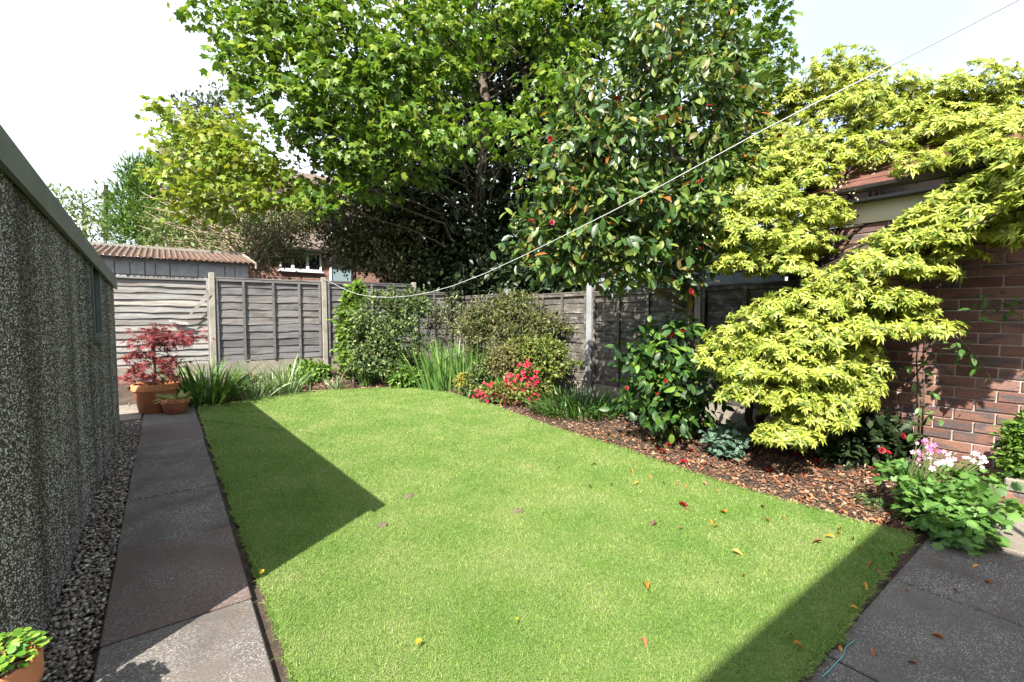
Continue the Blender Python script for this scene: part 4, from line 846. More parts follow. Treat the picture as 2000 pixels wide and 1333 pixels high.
# ================================================================ PIERIS (large yellow-green shrub)
pi = [(1640, 135, 60, 30, 5.2), (1600, 175, 70, 35, 5.2), (1720, 185, 75, 38, 5.1), (1520, 215, 60, 30, 5.4), (1650, 225, 90, 40, 5.0), (1740, 250, 90, 35, 4.9), (1820, 200, 65, 32, 4.9), (1900, 180, 75, 38, 4.7), (1970, 200, 50, 36, 4.6), (1840, 265, 100, 38, 4.6), (1940, 265, 90, 42, 4.4), (1470, 265, 55, 30, 5.4), (1560, 285, 75, 32, 5.0), (1650, 300, 80, 32, 4.8), (1740, 320, 70, 24, 4.6), (1990, 320, 60, 36, 4.0),
      (1440, 330, 50, 25, 5.1), (1510, 345, 65, 30, 4.9), (1580, 360, 60, 32, 4.7), (1440, 400, 65, 36, 4.8), (1520, 410, 70, 34, 4.6), (1400, 440, 42, 30, 4.7), (1600, 430, 50, 38, 4.5), (1470, 465, 70, 32, 4.6), (1560, 480, 70, 34, 4.5), (1440, 520, 48, 26, 4.6), (1530, 525, 55, 24, 4.5),
      (1930, 345, 65, 26, 3.85), (1960, 400, 65, 34, 3.65), (1880, 390, 65, 26, 3.8), (1990, 460, 50, 34, 3.5), (1900, 440, 75, 30, 3.65), (1820, 430, 65, 28, 3.9), (1830, 475, 80, 26, 3.8), (1760, 480, 65, 30, 3.95), (1720, 525, 75, 32, 3.95), (1790, 535, 65, 22, 3.85), (1650, 555, 70, 32, 4.05), (1860, 500, 50, 20, 3.75),
      (1580, 600, 75, 34, 4.1), (1680, 590, 70, 28, 3.95), (1500, 625, 65, 32, 4.2), (1760, 590, 50, 20, 3.85), (1690, 645, 75, 24, 3.9), (1790, 645, 65, 20, 3.75), (1610, 655, 85, 34, 4.0), (1440, 665, 55, 28, 4.25), (1520, 680, 75, 34, 4.1), (1400, 700, 45, 22, 4.3), (1470, 725, 65, 26, 4.15), (1580, 725, 80, 30, 4.0), (1680, 715, 50, 34, 4.0), (1450, 770, 50, 26, 4.15), (1550, 775, 65, 24, 4.0), (1640, 775, 60, 34, 3.95), (1600, 820, 55, 26, 3.9), (1540, 848, 55, 20, 3.9), (1690, 770, 30, 24, 4.0), (1490, 850, 25, 14, 3.95)]
pi += [(2060, 380, 70, 50, 3.1), (2120, 330, 80, 60, 3.0), (2050, 300, 70, 45, 3.3), (2110, 440, 60, 40, 2.95), (2190, 400, 70, 50, 2.9), (2040, 460, 50, 34, 3.2), (1960, 300, 80, 40, 3.65), (1880, 312, 60, 32, 3.8), (1985, 350, 55, 40, 3.5), (1790, 335, 45, 22, 4.1), (1610, 315, 70, 36, 4.75), (1540, 330, 60, 36, 4.9), (1480, 300, 50, 30, 5.1)]  # leading entries: unseen lobes right of the view, added to shade the brick wall
extra = []
for i_, a_ in enumerate(pi):
    for b_ in pi[i_+1:]:
        if (min(a_[1], b_[1]) > 570 or max(a_[1], b_[1]) < 300 or max(a_[0], b_[0]) < 1590) and math.hypot(a_[0]-b_[0], (a_[1]-b_[1])*1.6) < 125: extra.append(((a_[0]+b_[0])/2+random.uniform(-15, 15), (a_[1]+b_[1])/2+random.uniform(-10, 10), 42, 26, (a_[4]+b_[4])/2+random.uniform(-.05, .25)))
pi = [(x, y, rx, ry*1.3, z) for x, y, rx, ry, z in pi]+extra
ptb = np.array([4.95, 2.05, 0.0]); pr = thing('pieris_shrub', 'huge yellow green evergreen shrub spilling over the bed beside the brick garage', 'shrub', ptb)
Pp, O = blob_pts(pi, 12, .3, 1.04, True); ax = nrm(O*.7+np.array([-.25, -.2, .75])+rng.normal(size=O.shape)*.35); td = nrm(np.cross(ax, rng.normal(size=ax.shape))); R = np.stack([np.cross(td, ax), td, ax], 2)
half = rng.random(len(Pp)) < .5; sz = rng.uniform(.04, .078, len(Pp)); W1, W2 = tmpl_whorl(11, .38, .5, .5, 1), tmpl_whorl(10, .4, .3, .7, 2)
leaf_mass(pr, W1, Pp[half], R[half], sz[half], M['pieris'], 'foliage', 150, 'leaf_whorl', toff=np.repeat(rng.random(len(W1[0])//5)*.7, 5)); leaf_mass(pr, W2, Pp[~half], R[~half], sz[~half], M['pieris'], 'foliage', 150, 'leaf_whorl', toff=np.repeat(rng.random(len(W2[0])//5)*.7, 5))
Pq, Oq = blob_pts([(1430, 400, 55, 40, 4.7), (1400, 450, 40, 28, 4.6), (1645, 385, 26, 45, 4.5), (1720, 330, 40, 20, 4.6), (1460, 320, 40, 18, 5)], 12, .7, 1.05); pq, Rq = sprays(Pq, Oq, 3, .02, (.4, .6, -.4))
leaf_mass(pr, DIAM, pq, Rq, rng.uniform(.02, .035, len(pq)), M['pieris_flower'], 'blossom')
paths = []; st = [ptb+np.array([dx, dy, 0]) for dx, dy in ((0, 0), (.15, -.1), (-.1, .15), (.1, .2), (-.12, -.08))]; tops = [np.array([5.15, 1.75, 1.1]), np.array([5.0, 2.2, 1.3]), np.array([4.7, 2.4, 1.0]), np.array([5.2, 2.0, 1.8]), np.array([4.8, 1.9, .8])]
for a, b in zip(st, tops): paths.append((bez(a, b, .0, 7, .03), taper(.045, .032)))
for bl in pi[:60]:
    c = P(*bl[:2], bl[4]); src = tops[int(np.argmin([np.linalg.norm(t-c) for t in tops]))]; paths.append((bez(src, c-np.array([0, 0, .06]), .05, 8, .035), taper(.015, .005, 8)))
limbs(pr, 'branches', paths, M['bark_dark'], 6)

# ================================================================ SHRUBS OF THE BACK CORNER
def bush(name, label, cat, base_px, blobs, dens, m, spread, tm, size, mat, bark='bark', single=0, sname='leaf', lo=.4, dirmix=(.8, .7, -.1), upmix=(.8, .6, .5), br=.008, dz=0, group=None):
    b = G(*base_px); c = np.mean([P(*q[:2], q[4]) for q in blobs], axis=0); dens *= 3.2; m = int(m*1.7); size = (size[0]*1.35, size[1]*1.5)
    return tree(name, label, cat, b, blobs, dens, m, spread, tm, size, mat, [b, b*.5+np.array([c[0], c[1], (b[2]+c[2])/2])*.5, np.array([c[0], c[1], c[2]])], [br*2.4, br*2, br], M[bark], br, single, sname, group, lo, dirmix, upmix)
gs = bush('evergreen_shrub', 'rounded dense green shrub against the back fence', 'shrub', (760, 745), [(745, 620, 65, 45, 8.9), (790, 610, 40, 40, 8.9), (720, 660, 45, 45, 8.8), (780, 670, 55, 45, 8.7), (740, 705, 55, 38, 8.6), (795, 720, 35, 30, 8.6), (815, 590, 20, 26, 9.0), (700, 710, 28, 30, 8.7), (760, 572, 12, 16, 9), (735, 580, 14, 14, 9), (800, 575, 12, 20, 9), (830, 600, 14, 18, 9)], 9, 5, .05, DIAM, (.035, .065), M['shrub'])
bush('climbing_vine', 'bright green climber growing up the fence left of the rounded shrub', 'climber', (690, 735), [(690, 580, 14, 26, 9.1), (684, 620, 18, 32, 9.0), (682, 665, 18, 36, 8.9), (688, 705, 20, 28, 8.8), (698, 562, 12, 10, 9.1)], 16, 5, .05, LEAF_BROAD, (.05, .1), M['vine'], single=60)
bush('leafy_perennial', 'small bright green leafy plant at the lawn edge below the rounded shrub', 'plant', (792, 757), [(780, 738, 18, 14, 8.4), (800, 738, 18, 15, 8.4), (792, 728, 18, 10, 8.4)], 30, 6, .04, LEAF, (.05, .085), M['bed_leaf'], 'stem_green', 60)
bush('cotoneaster', 'olive brown wispy shrub in front of the right hand fence', 'shrub', (985, 760), [(960, 610, 50, 28, 8.4), (1010, 605, 50, 30, 8.3), (1060, 630, 38, 26, 8.0), (930, 640, 40, 34, 8.5), (990, 650, 60, 34, 8.2), (1040, 660, 40, 24, 8.0), (925, 690, 22, 30, 8.4), (1095, 640, 22, 12, 7.9), (1000, 585, 30, 14, 8.4)], 12, 6, .06, DIAM_N, (.035, .075), M['cotone'], lo=.2, dirmix=(.5, .7, .25))
bush('thin_bush', 'sparse dark twiggy bush in the shaded fence corner', 'bush', (870, 745), [(850, 620, 26, 36, 9.6), (880, 610, 28, 40, 9.5), (905, 640, 20, 40, 9.2), (860, 660, 26, 30, 9.4)], 5, 5, .08, DIAM_N, (.04, .08), M['holly_pale'], 'bark_dark', lo=.1, br=.012)
az_ = bush('azalea_bush', 'rounded green and bronze azalea behind the red flowers', 'shrub', (1050, 775), [(1055, 690, 48, 34, 7.5), (1025, 685, 38, 28, 7.5), (1070, 725, 32, 32, 7.4), (1085, 690, 20, 24, 7.5), (1060, 760, 30, 16, 7.4)], 13, 5, .045, DIAM, (.03, .055), M['azalea'])
bush('bronze_azalea', 'bronze brown leaved azalea bulging at left of the green azalea', 'shrub', (1000, 775), [(990, 695, 36, 28, 7.4), (975, 715, 26, 22, 7.4), (1010, 720, 30, 24, 7.35)], 16, 5, .04, DIAM, (.025, .045), M['azalea_brown'])
ra = bush('red_azalea', 'low azalea covered with bright coral red flowers at the lawn edge', 'shrub', (1000, 795), [(1010, 760, 45, 26, 7.0), (985, 765, 35, 20, 7.0), (1030, 735, 25, 22, 7.1), (955, 765, 20, 14, 7.0)], 14, 5, .035, DIAM, (.025, .045), M['azalea'])
fpts = []
for x, y, rx, ry, k in ((940, 768, 12, 12, 9), (955, 775, 10, 10, 6), (990, 765, 30, 14, 26), (1010, 780, 26, 10, 22), (1030, 765, 18, 18, 22), (1015, 735, 20, 12, 14), (1025, 712, 18, 10, 10), (1045, 745, 10, 16, 8), (995, 745, 22, 12, 10), (1040, 775, 12, 10, 10), (1015, 795, 8, 5, 4), (960, 752, 14, 6, 3)):
    for _ in range(int(k*1.6)): fpts.append(P(x+rng.normal()*rx*.55, y+rng.normal()*ry*.55, 6.85+rng.random()*.1))
flowers(ra, FLOWER5, fpts, (.02, .034), M['azred'])
bush('euphorbia', 'small plant with yellow heads beside the tall iris blades', 'plant', (910, 768), [(905, 738, 9, 8, 7.5), (898, 746, 8, 6, 7.5), (912, 748, 8, 8, 7.5)], 60, 6, .02, DIAM, (.025, .05), M['yellow_leaf'], 'stem_green')
bush('grey_perennial', 'grey green bushy plant between the iris and red azalea', 'plant', (930, 775), [(925, 740, 18, 18, 7.5), (940, 725, 16, 14, 7.5), (918, 762, 14, 10, 7.4)], 28, 5, .03, DIAM_N, (.035, .06), M['shrub'], 'stem_green')
bush('young_shrub', 'thin yellow leaved seedling at the foot of the right fence', 'plant', (1115, 770), [(1115, 715, 16, 8, 7.3), (1130, 712, 10, 7, 7.3), (1105, 725, 9, 6, 7.3)], 12, 5, .035, DIAM, (.025, .045), M['azalea'], 'bark', br=.006)
bush('yellow_shrub', 'yellow green leafy shrub behind the red maple pot', 'shrub', (250, 775), [(245, 735, 26, 30, 8.9), (235, 655, 16, 20, 9.2), (240, 700, 16, 24, 9.1), (270, 750, 22, 16, 8.8), (300, 740, 20, 18, 8.9)], 12, 6, .05, DIAM, (.05, .09), M['yellow_leaf'], lo=.2)
bush('ivy_mound', 'dark leafy mound beside the garage corner behind the maple pot', 'plant', (245, 785), [(245, 765, 24, 22, 8.7), (262, 775, 20, 14, 8.6)], 18, 6, .05, LEAF_BROAD, (.06, .1), M['shrub'])

# ---- blade plants
def blades(name, label, cat, px, n, rad, hgt, tms, mat, single=0, spread=.35, group=None, elong=1.0):
    b = G(*px); r = thing(name, label, cat, b, group); done = 0
    for k, tm in enumerate(tms):
        m = n//len(tms); a = rng.uniform(0, 6.283, m); rr = rad*np.sqrt(rng.random(m)); p = np.column_stack([b[0]+np.cos(a)*rr*cR[0]*elong-np.sin(a)*rr*cR[1]*.0+np.sin(a)*rr*cF[0], b[1]+np.cos(a)*rr*cR[1]*elong+np.sin(a)*rr*cF[1], np.zeros(m)]); p[:, 2] = g(p[:, 0], p[:, 1])-.01
        outw = np.column_stack([p[:, 0]-b[0], p[:, 1]-b[1], np.zeros(m)])/max(rad, .01); d = outw*1.0+rng.normal(size=(m, 3))*np.array([.6, .6, 0]); up = np.array([0, 0, 1.])+outw*spread+rng.normal(size=(m, 3))*spread*.35
        y = nrm(d-(d*nrm(up)).sum(1)[:, None]*nrm(up)); z = nrm(up); R = np.stack([np.cross(y, z), y, z], 2)
        leaf_mass(r, tm, p, R, rng.uniform(hgt[0], hgt[1], m), mat, 'foliage', single//len(tms), 'blade')
    return r
UP = [tmpl_blade(.045, .25, 5), tmpl_blade(.04, .6, 5)]; ARCH = [tmpl_blade(.05, 1.1, 6), tmpl_blade(.045, 1.8, 6)]; FINE = [tmpl_blade(.03, .9, 5), tmpl_blade(.03, 1.5, 5)]
blades('iris_clump', 'tall stand of upright green iris blades at the back of the lawn', 'plant', (893, 757), 290, .6, (.6, 1.02), UP, M['iris'], 290, .28, elong=1.35)
blades('iris_clump', 'narrow fan of pale green iris blades in front of the rounded shrub', 'plant', (716, 748), 26, .1, (.45, .72), UP, M['iris'], 26, .3)
blades('montbretia', 'dark arching sword leaved clump right of the terracotta pots', 'plant', (402, 772), 280, .36, (.45, .85), [UP[1], ARCH[0]], M['montb'], 280, .6)
blades('daffodil_leaves', 'blue green grassy tuft left of its twin before the grey fence panel', 'plant', (497, 752), 80, .22, (.3, .62), [UP[1], ARCH[0]], M['daff'], 80, .5)
blades('daffodil_leaves', 'taller blue green grassy tuft in the middle of the back bed', 'plant', (556, 745), 100, .24, (.35, .75), [UP[1], ARCH[0]], M['daff'], 100, .5)
blades('daffodil_leaves', 'small drooping blue green tuft near the second concrete post', 'plant', (655, 738), 26, .14, (.3, .5), ARCH, M['daff'], 26, .8)
blades('lily_turf', 'spreading low clump of dark green strappy leaves below the pale grey post', 'plant', (1142, 806), 620, .5, (.26, .46), ARCH, M['lowgrass'], 280, .45, elong=1.35)
blades('lily_turf', 'sparse strappy tuft in litter under the low camellia', 'plant', (1250, 865), 60, .3, (.08, .16), ARCH, M['lowgrass'], 60, .6, elong=1.5)
bush('geranium_mound', 'bright green mound before the grey panel beside the concrete post', 'plant', (605, 752), [(595, 725, 24, 16, 8.8), (620, 728, 20, 14, 8.8), (605, 738, 30, 12, 8.7)], 18, 6, .05, LEAF_BROAD, (.05, .09), M['bed_leaf'], 'stem_green', 80)
bush('low_foliage', 'low mixed green foliage below the blue green tufts', 'plant', (530, 762), [(480, 750, 24, 12, 8.6), (530, 752, 26, 12, 8.6), (560, 752, 22, 10, 8.6)], 18, 6, .05, DIAM_N, (.05, .08), M['bed_leaf'], 'stem_green')
bush('fine_perennial', 'feathery green plant at the lawn corner beside the small pot', 'plant', (405, 792), [(400, 768, 22, 14, 8.2), (420, 760, 18, 12, 8.2), (385, 772, 12, 10, 8.2)], 24, 6, .04, DIAM_N, (.05, .08), M['montb'], 'stem_green')

# ================================================================ POTS
def flowerpot(name, label, c, r, h, mat, rim=.22, group=None):
    t = thing(name, label, 'pot', c, group); rb = r*.72
    part('body', *join(lathe([(rb*.3, .0), (rb, 0), (r*.93, h*(1-rim)), (r*.94, h*(1-rim)+.002)], 32, c), lathe([(r*.86, h-.03), (r*.8, h*.5)], 32, c)), mat, t, True)
    part('rim', *lathe([(r*.93, h*(1-rim)), (r*.985, h*(1-rim)-.004), (r, h*(1-rim)+.008), (r, h-.008), (r*.985, h), (r*.9, h), (r*.87, h-.012), (r*.86, h-.05)], 32, c), mat, t, True)
    part('compost', *lathe([(r*.865, h-.05), (r*.5, h-.035), (.001, h-.03)], 24, c), M['compost'], t, True); return t
pc = G(306, 803, .03); flowerpot('terracotta_pot', 'large terracotta pot holding the red japanese maple', pc, .262, .38, M['terra'])
pc2 = G(343, 806, .03); pc2 = pc2+np.array([0.0, -.03, 0]); flowerpot('terracotta_pot', 'small terracotta pot with variegated leaves beside the large pot', pc2, .165, .2, M['terra2'], .3)
mp_b = pc+np.array([0, 0, .35]); Zm = float((pc-CAM)@cF)
mapl = [(305, 648, 42, 12, Zm), (340, 655, 48, 11, Zm-.15), (375, 658, 26, 7, Zm-.2), (285, 665, 36, 12, Zm), (320, 668, 40, 10, Zm-.1), (300, 688, 32, 10, Zm), (270, 705, 36, 11, Zm), (325, 705, 34, 10, Zm), (255, 728, 30, 9, Zm+.1), (300, 732, 30, 10, Zm-.15), (335, 715, 24, 8, Zm+.1), (262, 742, 26, 8, Zm-.1), (298, 637, 12, 8, Zm), (330, 738, 20, 8, Zm-.2)]
jm = tree('japanese_maple', 'layered dark red japanese maple growing in the large terracotta pot', 'tree', mp_b, mapl, 14, 4, .05, ACER, (.07, .12), M['acer'], [mp_b, P(303, 730, Zm), P(301, 690, Zm), P(304, 650, Zm)], [.018, .016, .012, .006], M['bark_dark'], .006, 250, 'leaf', lo=.2, dirmix=(.9, .5, -.35), upmix=(1, .3, .3))
b2 = pc2+np.array([0, 0, .15]); hst = thing('variegated_hosta', 'pale variegated leaves sprouting from the small terracotta pot', 'plant', b2)
n = 60; a = rng.uniform(0, 6.283, n); up = np.column_stack([np.cos(a), np.sin(a), rng.uniform(.35, 1.6, n)]); p = b2+np.column_stack([np.cos(a)*.05, np.sin(a)*.05, np.zeros(n)]); R = frames(up, np.array([0, 0, 1.])+rng.normal(size=(n, 3))*.3); leaf_mass(hst, tmpl_leaf(.3, .15, .35), p, R, rng.uniform(.12, .22, n), M['hosta'], 'foliage', n)
c3 = np.array([-.448, 1.985, 0.0]); flowerpot('terracotta_pot', 'terracotta pot cut by the bottom left corner of the picture', c3, .108, .36, M['terra'])
r3 = thing('potted_bellflower', 'round leaved green plant in the bottom left terracotta pot', 'plant', c3+np.array([0, 0, .32]))
n = 260; a = rng.uniform(0, 6.283, n); rr = .105*np.sqrt(rng.random(n)); p = c3+np.column_stack([np.cos(a)*rr, np.sin(a)*rr, .35+.035*rng.random(n)+.04*(1-(rr/.115)**2)]); R = frames(np.column_stack([np.cos(a), np.sin(a), rng.normal(size=n)*.3]), np.array([0, 0, 1.])+rng.normal(size=(n, 3))*.35); leaf_mass(r3, ROUND, p, R, rng.uniform(.016, .03, n), M['potleaf'], 'foliage', n)
limbs(r3, 'stems', [(bez(c3+np.array([0, 0, .31]), p[i], 0, 4, .02), taper(.002, .001, 4)) for i in range(40)], M['stem_green'], 4)

# ================================================================ PLANTS OF THE RIGHT-HAND BED
bush('corydalis', 'blue grey ferny leaved clump on the litter under the yellow shrub', 'plant', (1425, 895), [(1410, 855, 26, 18, 4.5), (1430, 845, 22, 18, 4.55), (1420, 878, 22, 14, 4.45), (1440, 870, 14, 16, 4.5)], 8, 5, .03, LOBE3, (.03, .055), M['glaucous'], 'stem_green', 200, upmix=(1, .4, .4), br=.004)
rh = bush('dark_rhododendron', 'dark leaved low shrub with two red flowers in shade before the brick wall', 'shrub', (1690, 905), [(1670, 850, 45, 32, 4.3), (1720, 845, 40, 30, 4.2), (1640, 880, 35, 18, 4.3), (1745, 870, 22, 20, 4.1)], 4.0, 6, .06, LEAF_BROAD, (.06, .09), M['holly'], 'bark_dark', 120)  # leaves take the darker holly colour to stand in for deep shade
flowers(rh, CAMFLOWER, [P(1722, 880, 3.75), P(1735, 884, 3.75), P(1764, 852, 3.7), P(1742, 915, 3.6)], (.025, .036), M['red'])
cq = np.array([3.96, .86, .0]); q = thing('columbine', 'large mound of scalloped green leaves with pink flowers at the patio corner', 'plant', cq)
cblobs = [(1850, 960, 70, 26, 3.05), (1790, 940, 50, 22, 3.2), (1880, 985, 60, 28, 2.95), (1830, 1000, 55, 22, 2.95), (1870, 1030, 50, 24, 2.85), (1760, 920, 28, 16, 3.3), (1900, 940, 40, 20, 3.1), (1820, 975, 60, 24, 3.0), (1890, 1060, 28, 14, 2.8), (1850, 1040, 40, 16, 2.8)]
Pp, O = blob_pts(cblobs, 8, .3, 1, True); p, R = sprays(Pp, O, 4, .03, (.9, .4, -.25), (1, .55, .3)); leaf_mass(q, LOBE3, p, R, rng.uniform(.055, .095, len(p)), M['columb'], 'foliage', 300)
paths = [(bez(cq+rng.normal(size=3)*np.array([.03, .03, 0]), pp_, .15, 5, .02), taper(.004, .002, 5)) for pp_ in Pp[::6]]
fl1 = [P(1800+rng.normal()*18, 880+rng.normal()*12, 3.15+rng.normal()*.05) for _ in range(16)]; fl2 = [P(1845+rng.normal()*16, 900+rng.normal()*9, 3.1+rng.normal()*.05) for _ in range(18)]+[P(1907+rng.normal()*12, 900+rng.normal()*7, 3.1) for _ in range(12)]
paths += [(bez(cq, f, .05, 6, .02), taper(.004, .002, 6)) for f in fl1+fl2]; limbs(q, 'stems', paths, M['stem_green'], 4)
flowers(q, FLOWER5, fl1, (.014, .024), M['pink']); flowers(q, FLOWER5, fl2, (.014, .024), M['palepink'])
rb0 = G(1795, 900); rs = thing('rose_bush', 'climbing rose with sparse leaves against the brick garage wall', 'plant', rb0)
stm = [[rb0, P(1795, 800, 4.0), P(1790, 700, 4.0), P(1800, 600, 4.0)], [rb0+np.array([.05, 0, 0]), P(1805, 780, 3.95), P(1803, 690, 4.0), P(1815, 560, 4.0)], [P(1803, 690, 4.0), P(1850, 640, 3.95), P(1900, 600, 3.8), P(1975, 590, 3.65)], [P(1800, 640, 4), P(1860, 650, 3.9), P(1900, 690, 3.8), P(1932, 735, 3.72)], [P(1803, 830, 3.9), P(1812, 815, 3.8), P(1835, 825, 3.75)]]
limbs(rs, 'stems', [(s, [.01, .009, .006, .004][:len(s)]) for s in stm], M['bark'], 5)
lp = []
for x, y, z, k, sp in ((1795, 810, 3.75, 4, 10), (1820, 815, 3.7, 5, 14), (1803, 852, 3.75, 4, 9), (1880, 690, 3.8, 8, 12), (1912, 715, 3.75, 7, 12), (1930, 735, 3.72, 3, 6), (1930, 590, 3.7, 10, 20), (1960, 605, 3.65, 10, 16), (1985, 600, 3.6, 8, 14), (1870, 635, 3.85, 6, 12), (1845, 650, 3.9, 7, 14), (1822, 770, 3.85, 5, 7), (1880, 660, 3.85, 6, 12), (1780, 730, 3.95, 8, 14), (1815, 700, 3.95, 8, 14)):
    for _ in range(k): lp.append(P(x+rng.normal()*sp, y+rng.normal()*sp*.6, z+rng.normal()*.04))
lp = np.array(lp); R = frames(rng.normal(size=lp.shape)+np.array([0, 0, -.4]), np.array([-.5, -.3, 1.])+rng.normal(size=lp.shape)*.35); leaf_mass(rs, LEAF_BROAD, lp, R, rng.uniform(.05, .085, len(lp)), M['rose'], 'foliage', len(lp))
bush('box_shrub', 'small leaved bright green shrub cut by the right edge before the bricks', 'shrub', (1990, 965), [(1988, 860, 22, 34, 3.45), (1990, 905, 24, 30, 3.45), (2010, 880, 30, 60, 3.4), (1985, 935, 16, 14, 3.45), (2030, 840, 30, 40, 3.4)], 9, 5, .025, DIAM, (.025, .045), M['bed_leaf'], lo=.3)
bush('seedling', 'small green seedling by the brick edging at the patio end', 'plant', (1985, 1006), [(1985, 998, 10, 6, 3.2)], 60, 5, .015, DIAM, (.02, .04), M['bed_leaf'], 'stem_green', br=.002)
bush('seedling', 'little dark green seedling in the orange litter near the columbine', 'plant', (1705, 995), [(1705, 985, 20, 8, 3.4)], 20, 4, .02, LOBE3, (.025, .04), M['shrub'], 'stem_green', 30, br=.002)
# brick edging
for k, (x, y, rz, mt, lb) in enumerate(((4.92, .62, .1, 'brick', 'upright edging brick beside the columbine at the patio end'), (5.0, .36, .06, 'conc_board', 'long worn edging stone on the small brick course by the wall'), (4.99, .36, .06, 'brick', 'edging brick under the worn stone by the wall'))):
    z0 = .0 if k != 1 else .1; V, F = bev(-.05, .05, -.13, .13, 0, .13 if k == 0 else .095, .01); o = solo('edging_brick', V, F, M[mt], lb, 'brick', 'edging bricks', loc=(0, 0, 0)); o.location = (x, y, z0); o.rotation_euler[2] = rz
V, F = bev(-.055, .055, -.11, .11, 0, .07, .008); e = G(373, 800, .0); o = solo('edging_brick', V, F, M['brick'], 'single red brick at the lawn corner beside the small pot', 'brick', 'edging bricks', loc=(0, 0, 0)); o.location = (.34, 8.12, float(g(.34, 8.12))); o.rotation_euler[2] = .25

# ================================================================ SMALL THINGS
fl_px = [(1262, 1138, .095, 0, 'largest orange leaf curled alone on the near lawn'), (1277, 1021, .06, 1, 'brown curled leaf in the middle of the sunny lawn'), (1594, 1056, .07, 1, 'dark brown leaf lying near the shadow edge on the lawn'), (1234, 919, .055, 0, 'yellow orange leaf highest on the lawn near the litter'), (1297, 941, .05, 1, 'pale brown standing leaf among the lawn leaves'), (1377, 943, .05, 1, 'dark round leaf at the right of the leaf row'), (1092, 912, .04, 1, 'small dark leaf furthest left on the lawn'), (1412, 998, .07, 0, 'long orange leaf lying alone right of centre')]
rest = [(1195, 945), (1225, 938), (1244, 942), (1270, 930), (1325, 943), (1342, 949), (1153, 948), (1390, 1018), (1398, 1026), (1440, 1077), (1452, 1122), (1500, 1015), (1670, 1186), (1560, 1258), (1543, 1238), (1700, 1100), (1715, 1115), (1640, 1040), (1665, 1050), (1690, 1142), (1258, 1250), (1330, 1030), (1400, 958), (1530, 1010), (1240, 905), (1160, 905), (1490, 988), (1620, 1046), (1740, 1080), (1680, 1068), (1640, 1000+30)]
ftm = tmpl_leaf(.42, .5, .5)
def fallen(x, y, L, kind, label, group, dz=.052, tm=ftm, nm='fallen_leaf'):
    p = G(x, y, dz); me = tri_mesh(nm, tm[0]*np.array([1, 1, 1.])-np.array([0, .5, .0]), tm[1], M[('orange', 'brownleaf', 'red')[kind]], np.zeros(len(tm[0])), True); o = link(nm, me, None, p)
    o.scale = (L, L, L); o.rotation_euler = (random.uniform(-.25, .25), random.uniform(-.5, .5), random.uniform(0, 6.28)); tag(o, label, 'leaf' if kind < 2 else 'petal', group)
for x, y, L, k, lb in fl_px: fallen(x, y, L, k, lb, 'fallen leaves on the lawn')
for x, y in rest: fallen(x, y, random.uniform(.03, .055), random.choice((0, 0, 1)), 'small dry leaf scattered on the right half of the lawn', 'fallen leaves on the lawn')
for x, y in ((1640, 1265), (1706, 1273), (1782, 1292), (1770, 1152), (1868, 1152), (1905, 1105), (1930, 1135), (1955, 1060), (1962, 1070), (1830, 1240)): fallen(x, y, random.uniform(.035, .055), random.choice((0, 1)), 'dry leaf lying on the patio slabs at right', 'fallen leaves on the patio', .022)
for x, y in ((1262, 890), (1296, 884), (1332, 901), (1350, 880), (1500, 919), (1386, 858), (1480, 905), (1560, 890), (1590, 900), (1545, 868), (1285, 875), (1440, 905), (1570, 925), (1305, 868), (1620, 895), (1655, 905), (1335, 990), (1342, 996)): fallen(x, y, random.uniform(.03, .05), 2, 'fallen red camellia petals lying on the litter', 'fallen camellia petals', .03, CAMFLOWER if x % 3 == 0 else tmpl_leaf(.9, .3, .3), 'fallen_petal')
def dandelion(x, y, s, label):
    b = G(x, y, .03); r = thing('dandelion', label, 'flower', b); n = 46; a = rng.uniform(0, 6.28, n); d = np.column_stack([np.cos(a), np.sin(a), rng.uniform(.1, 1.6, n)]); p = np.tile(b+np.array([0, 0, .03]), (n, 1))
    leaf_mass(r, tmpl_diamond(.3, .02, .1), p, frames(d, np.array([0, 0, 1.])+rng.normal(size=(n, 3))*.1), rng.uniform(.7, 1, n)*s, M['yellow'], 'petals'); part('stem', *tube([b, b+np.array([0, 0, .032])], .002, 5), M['stem_green'], r)
dandelion(818, 1268, .017, 'yellow dandelion in the near lawn left of centre'); dandelion(512, 1129, .018, 'yellow dandelion at the tip of the garage shadow by the path'); dandelion(1010, 1222, .009, 'tiny yellow flower in the near lawn at centre')
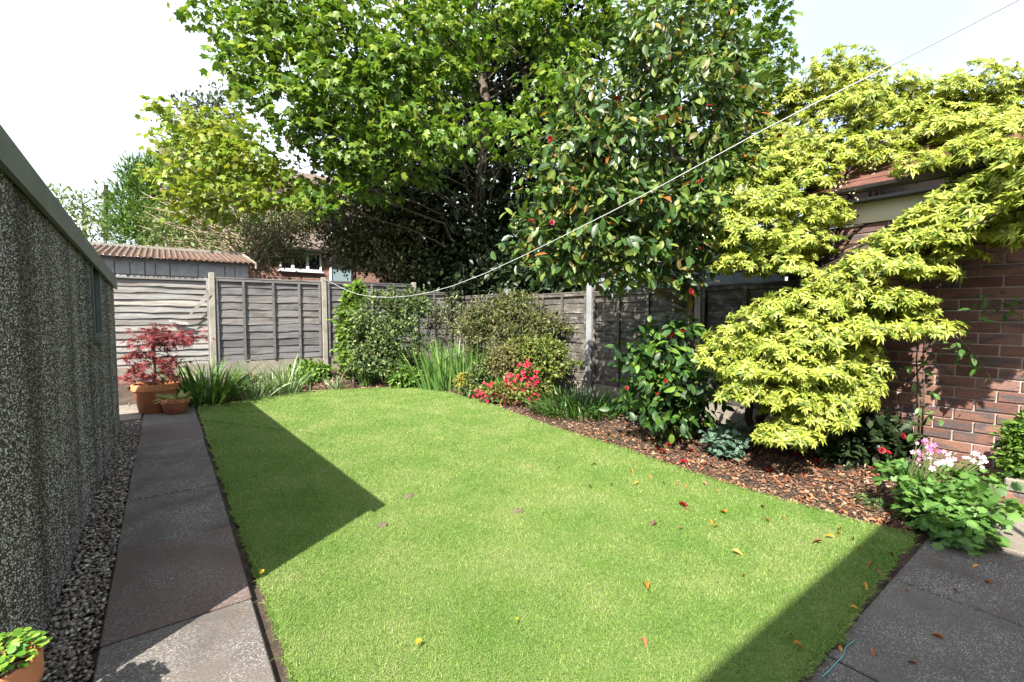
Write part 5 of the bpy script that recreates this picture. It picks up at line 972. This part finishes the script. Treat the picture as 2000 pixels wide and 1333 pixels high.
for x, y, lb in ((800, 970, 'grey brown worm cast on the lawn right of the shadow tip'), (748, 1027, 'flattened worm cast just below the shadow tip on the lawn'), (1012, 1000, 'worm cast in the middle of the sunny lawn')):
    c = G(x, y, .03); V, F = lathe([(.034, .0), (.028, .012), (.012, .017), (.001, .014)], 12); V = V*np.array([1.2, .8, 1])*(1+rng.normal(size=(len(V), 1))*.12); solo('worm_cast', V, F, M['soil_pale'], lb, 'worm cast', loc=(0, 0, 0)).location = [float(v) for v in c]
cp = [G(x, y, .02) for x, y in ((1606, 1322), (1618, 1312), (1632, 1296), (1646, 1283), (1652, 1264), (1668, 1252))]; solo('cord', *tube(cp, .002, 6), M['cord'], 'turquoise cord lying along the lawn edge by the patio', 'cord', smooth=True)
# clothes line
P0 = np.array([pB+.03, BY-.08]); P1 = np.array([2.6, -.7]); d = P1-P0; n_ = np.array([-d[1], d[0]]); lp = []
for x, y in ((641, 547), (670, 567), (700, 577), (730, 581), (760, 582), (800, 580), (840, 572), (880, 562), (950, 535), (1020, 501), (1100, 462), (1200, 411), (1300, 360), (1400, 304), (1500, 248), (1600, 198), (1700, 150), (1850, 72), (1990, 0)):
    r = ray(x, y); lp.append(CAM+r*((P0@n_)/(r[:2]@n_)))
e = np.array([2.6, -.7, lp[-1][2]+.22]); lp = [np.array([pB, BY-.075, lp[0][2]+.02])]+lp+[e]
lp = np.array(lp); sm_ = lp.copy(); sm_[1:-1] = (lp[:-2]+2*lp[1:-1]+lp[2:])/4
solo('clothes_line', *tube(sm_, .003, 6), M['rope'], 'white clothes line sagging from the back post across the garden', 'rope', smooth=True)
cpl = thing('clothes_pole', 'metal pole outside the picture that holds the near end of the clothes line', 'pole', (2.6, -.7, 0)); part('shaft', *tube([(2.6, -.72, -.02), (2.6, -.72, e[2]+.06)], .022, 10), M['metal'], cpl, True); part('cap', *tube([(2.6, -.72, e[2]+.06), (2.6, -.72, e[2]+.08)], [.026, .02], 10), M['metal'], cpl, True)
print('tris', sum(len(m.polygons) for m in bpy.data.meshes if m.users), 'objs', len(bpy.data.objects))
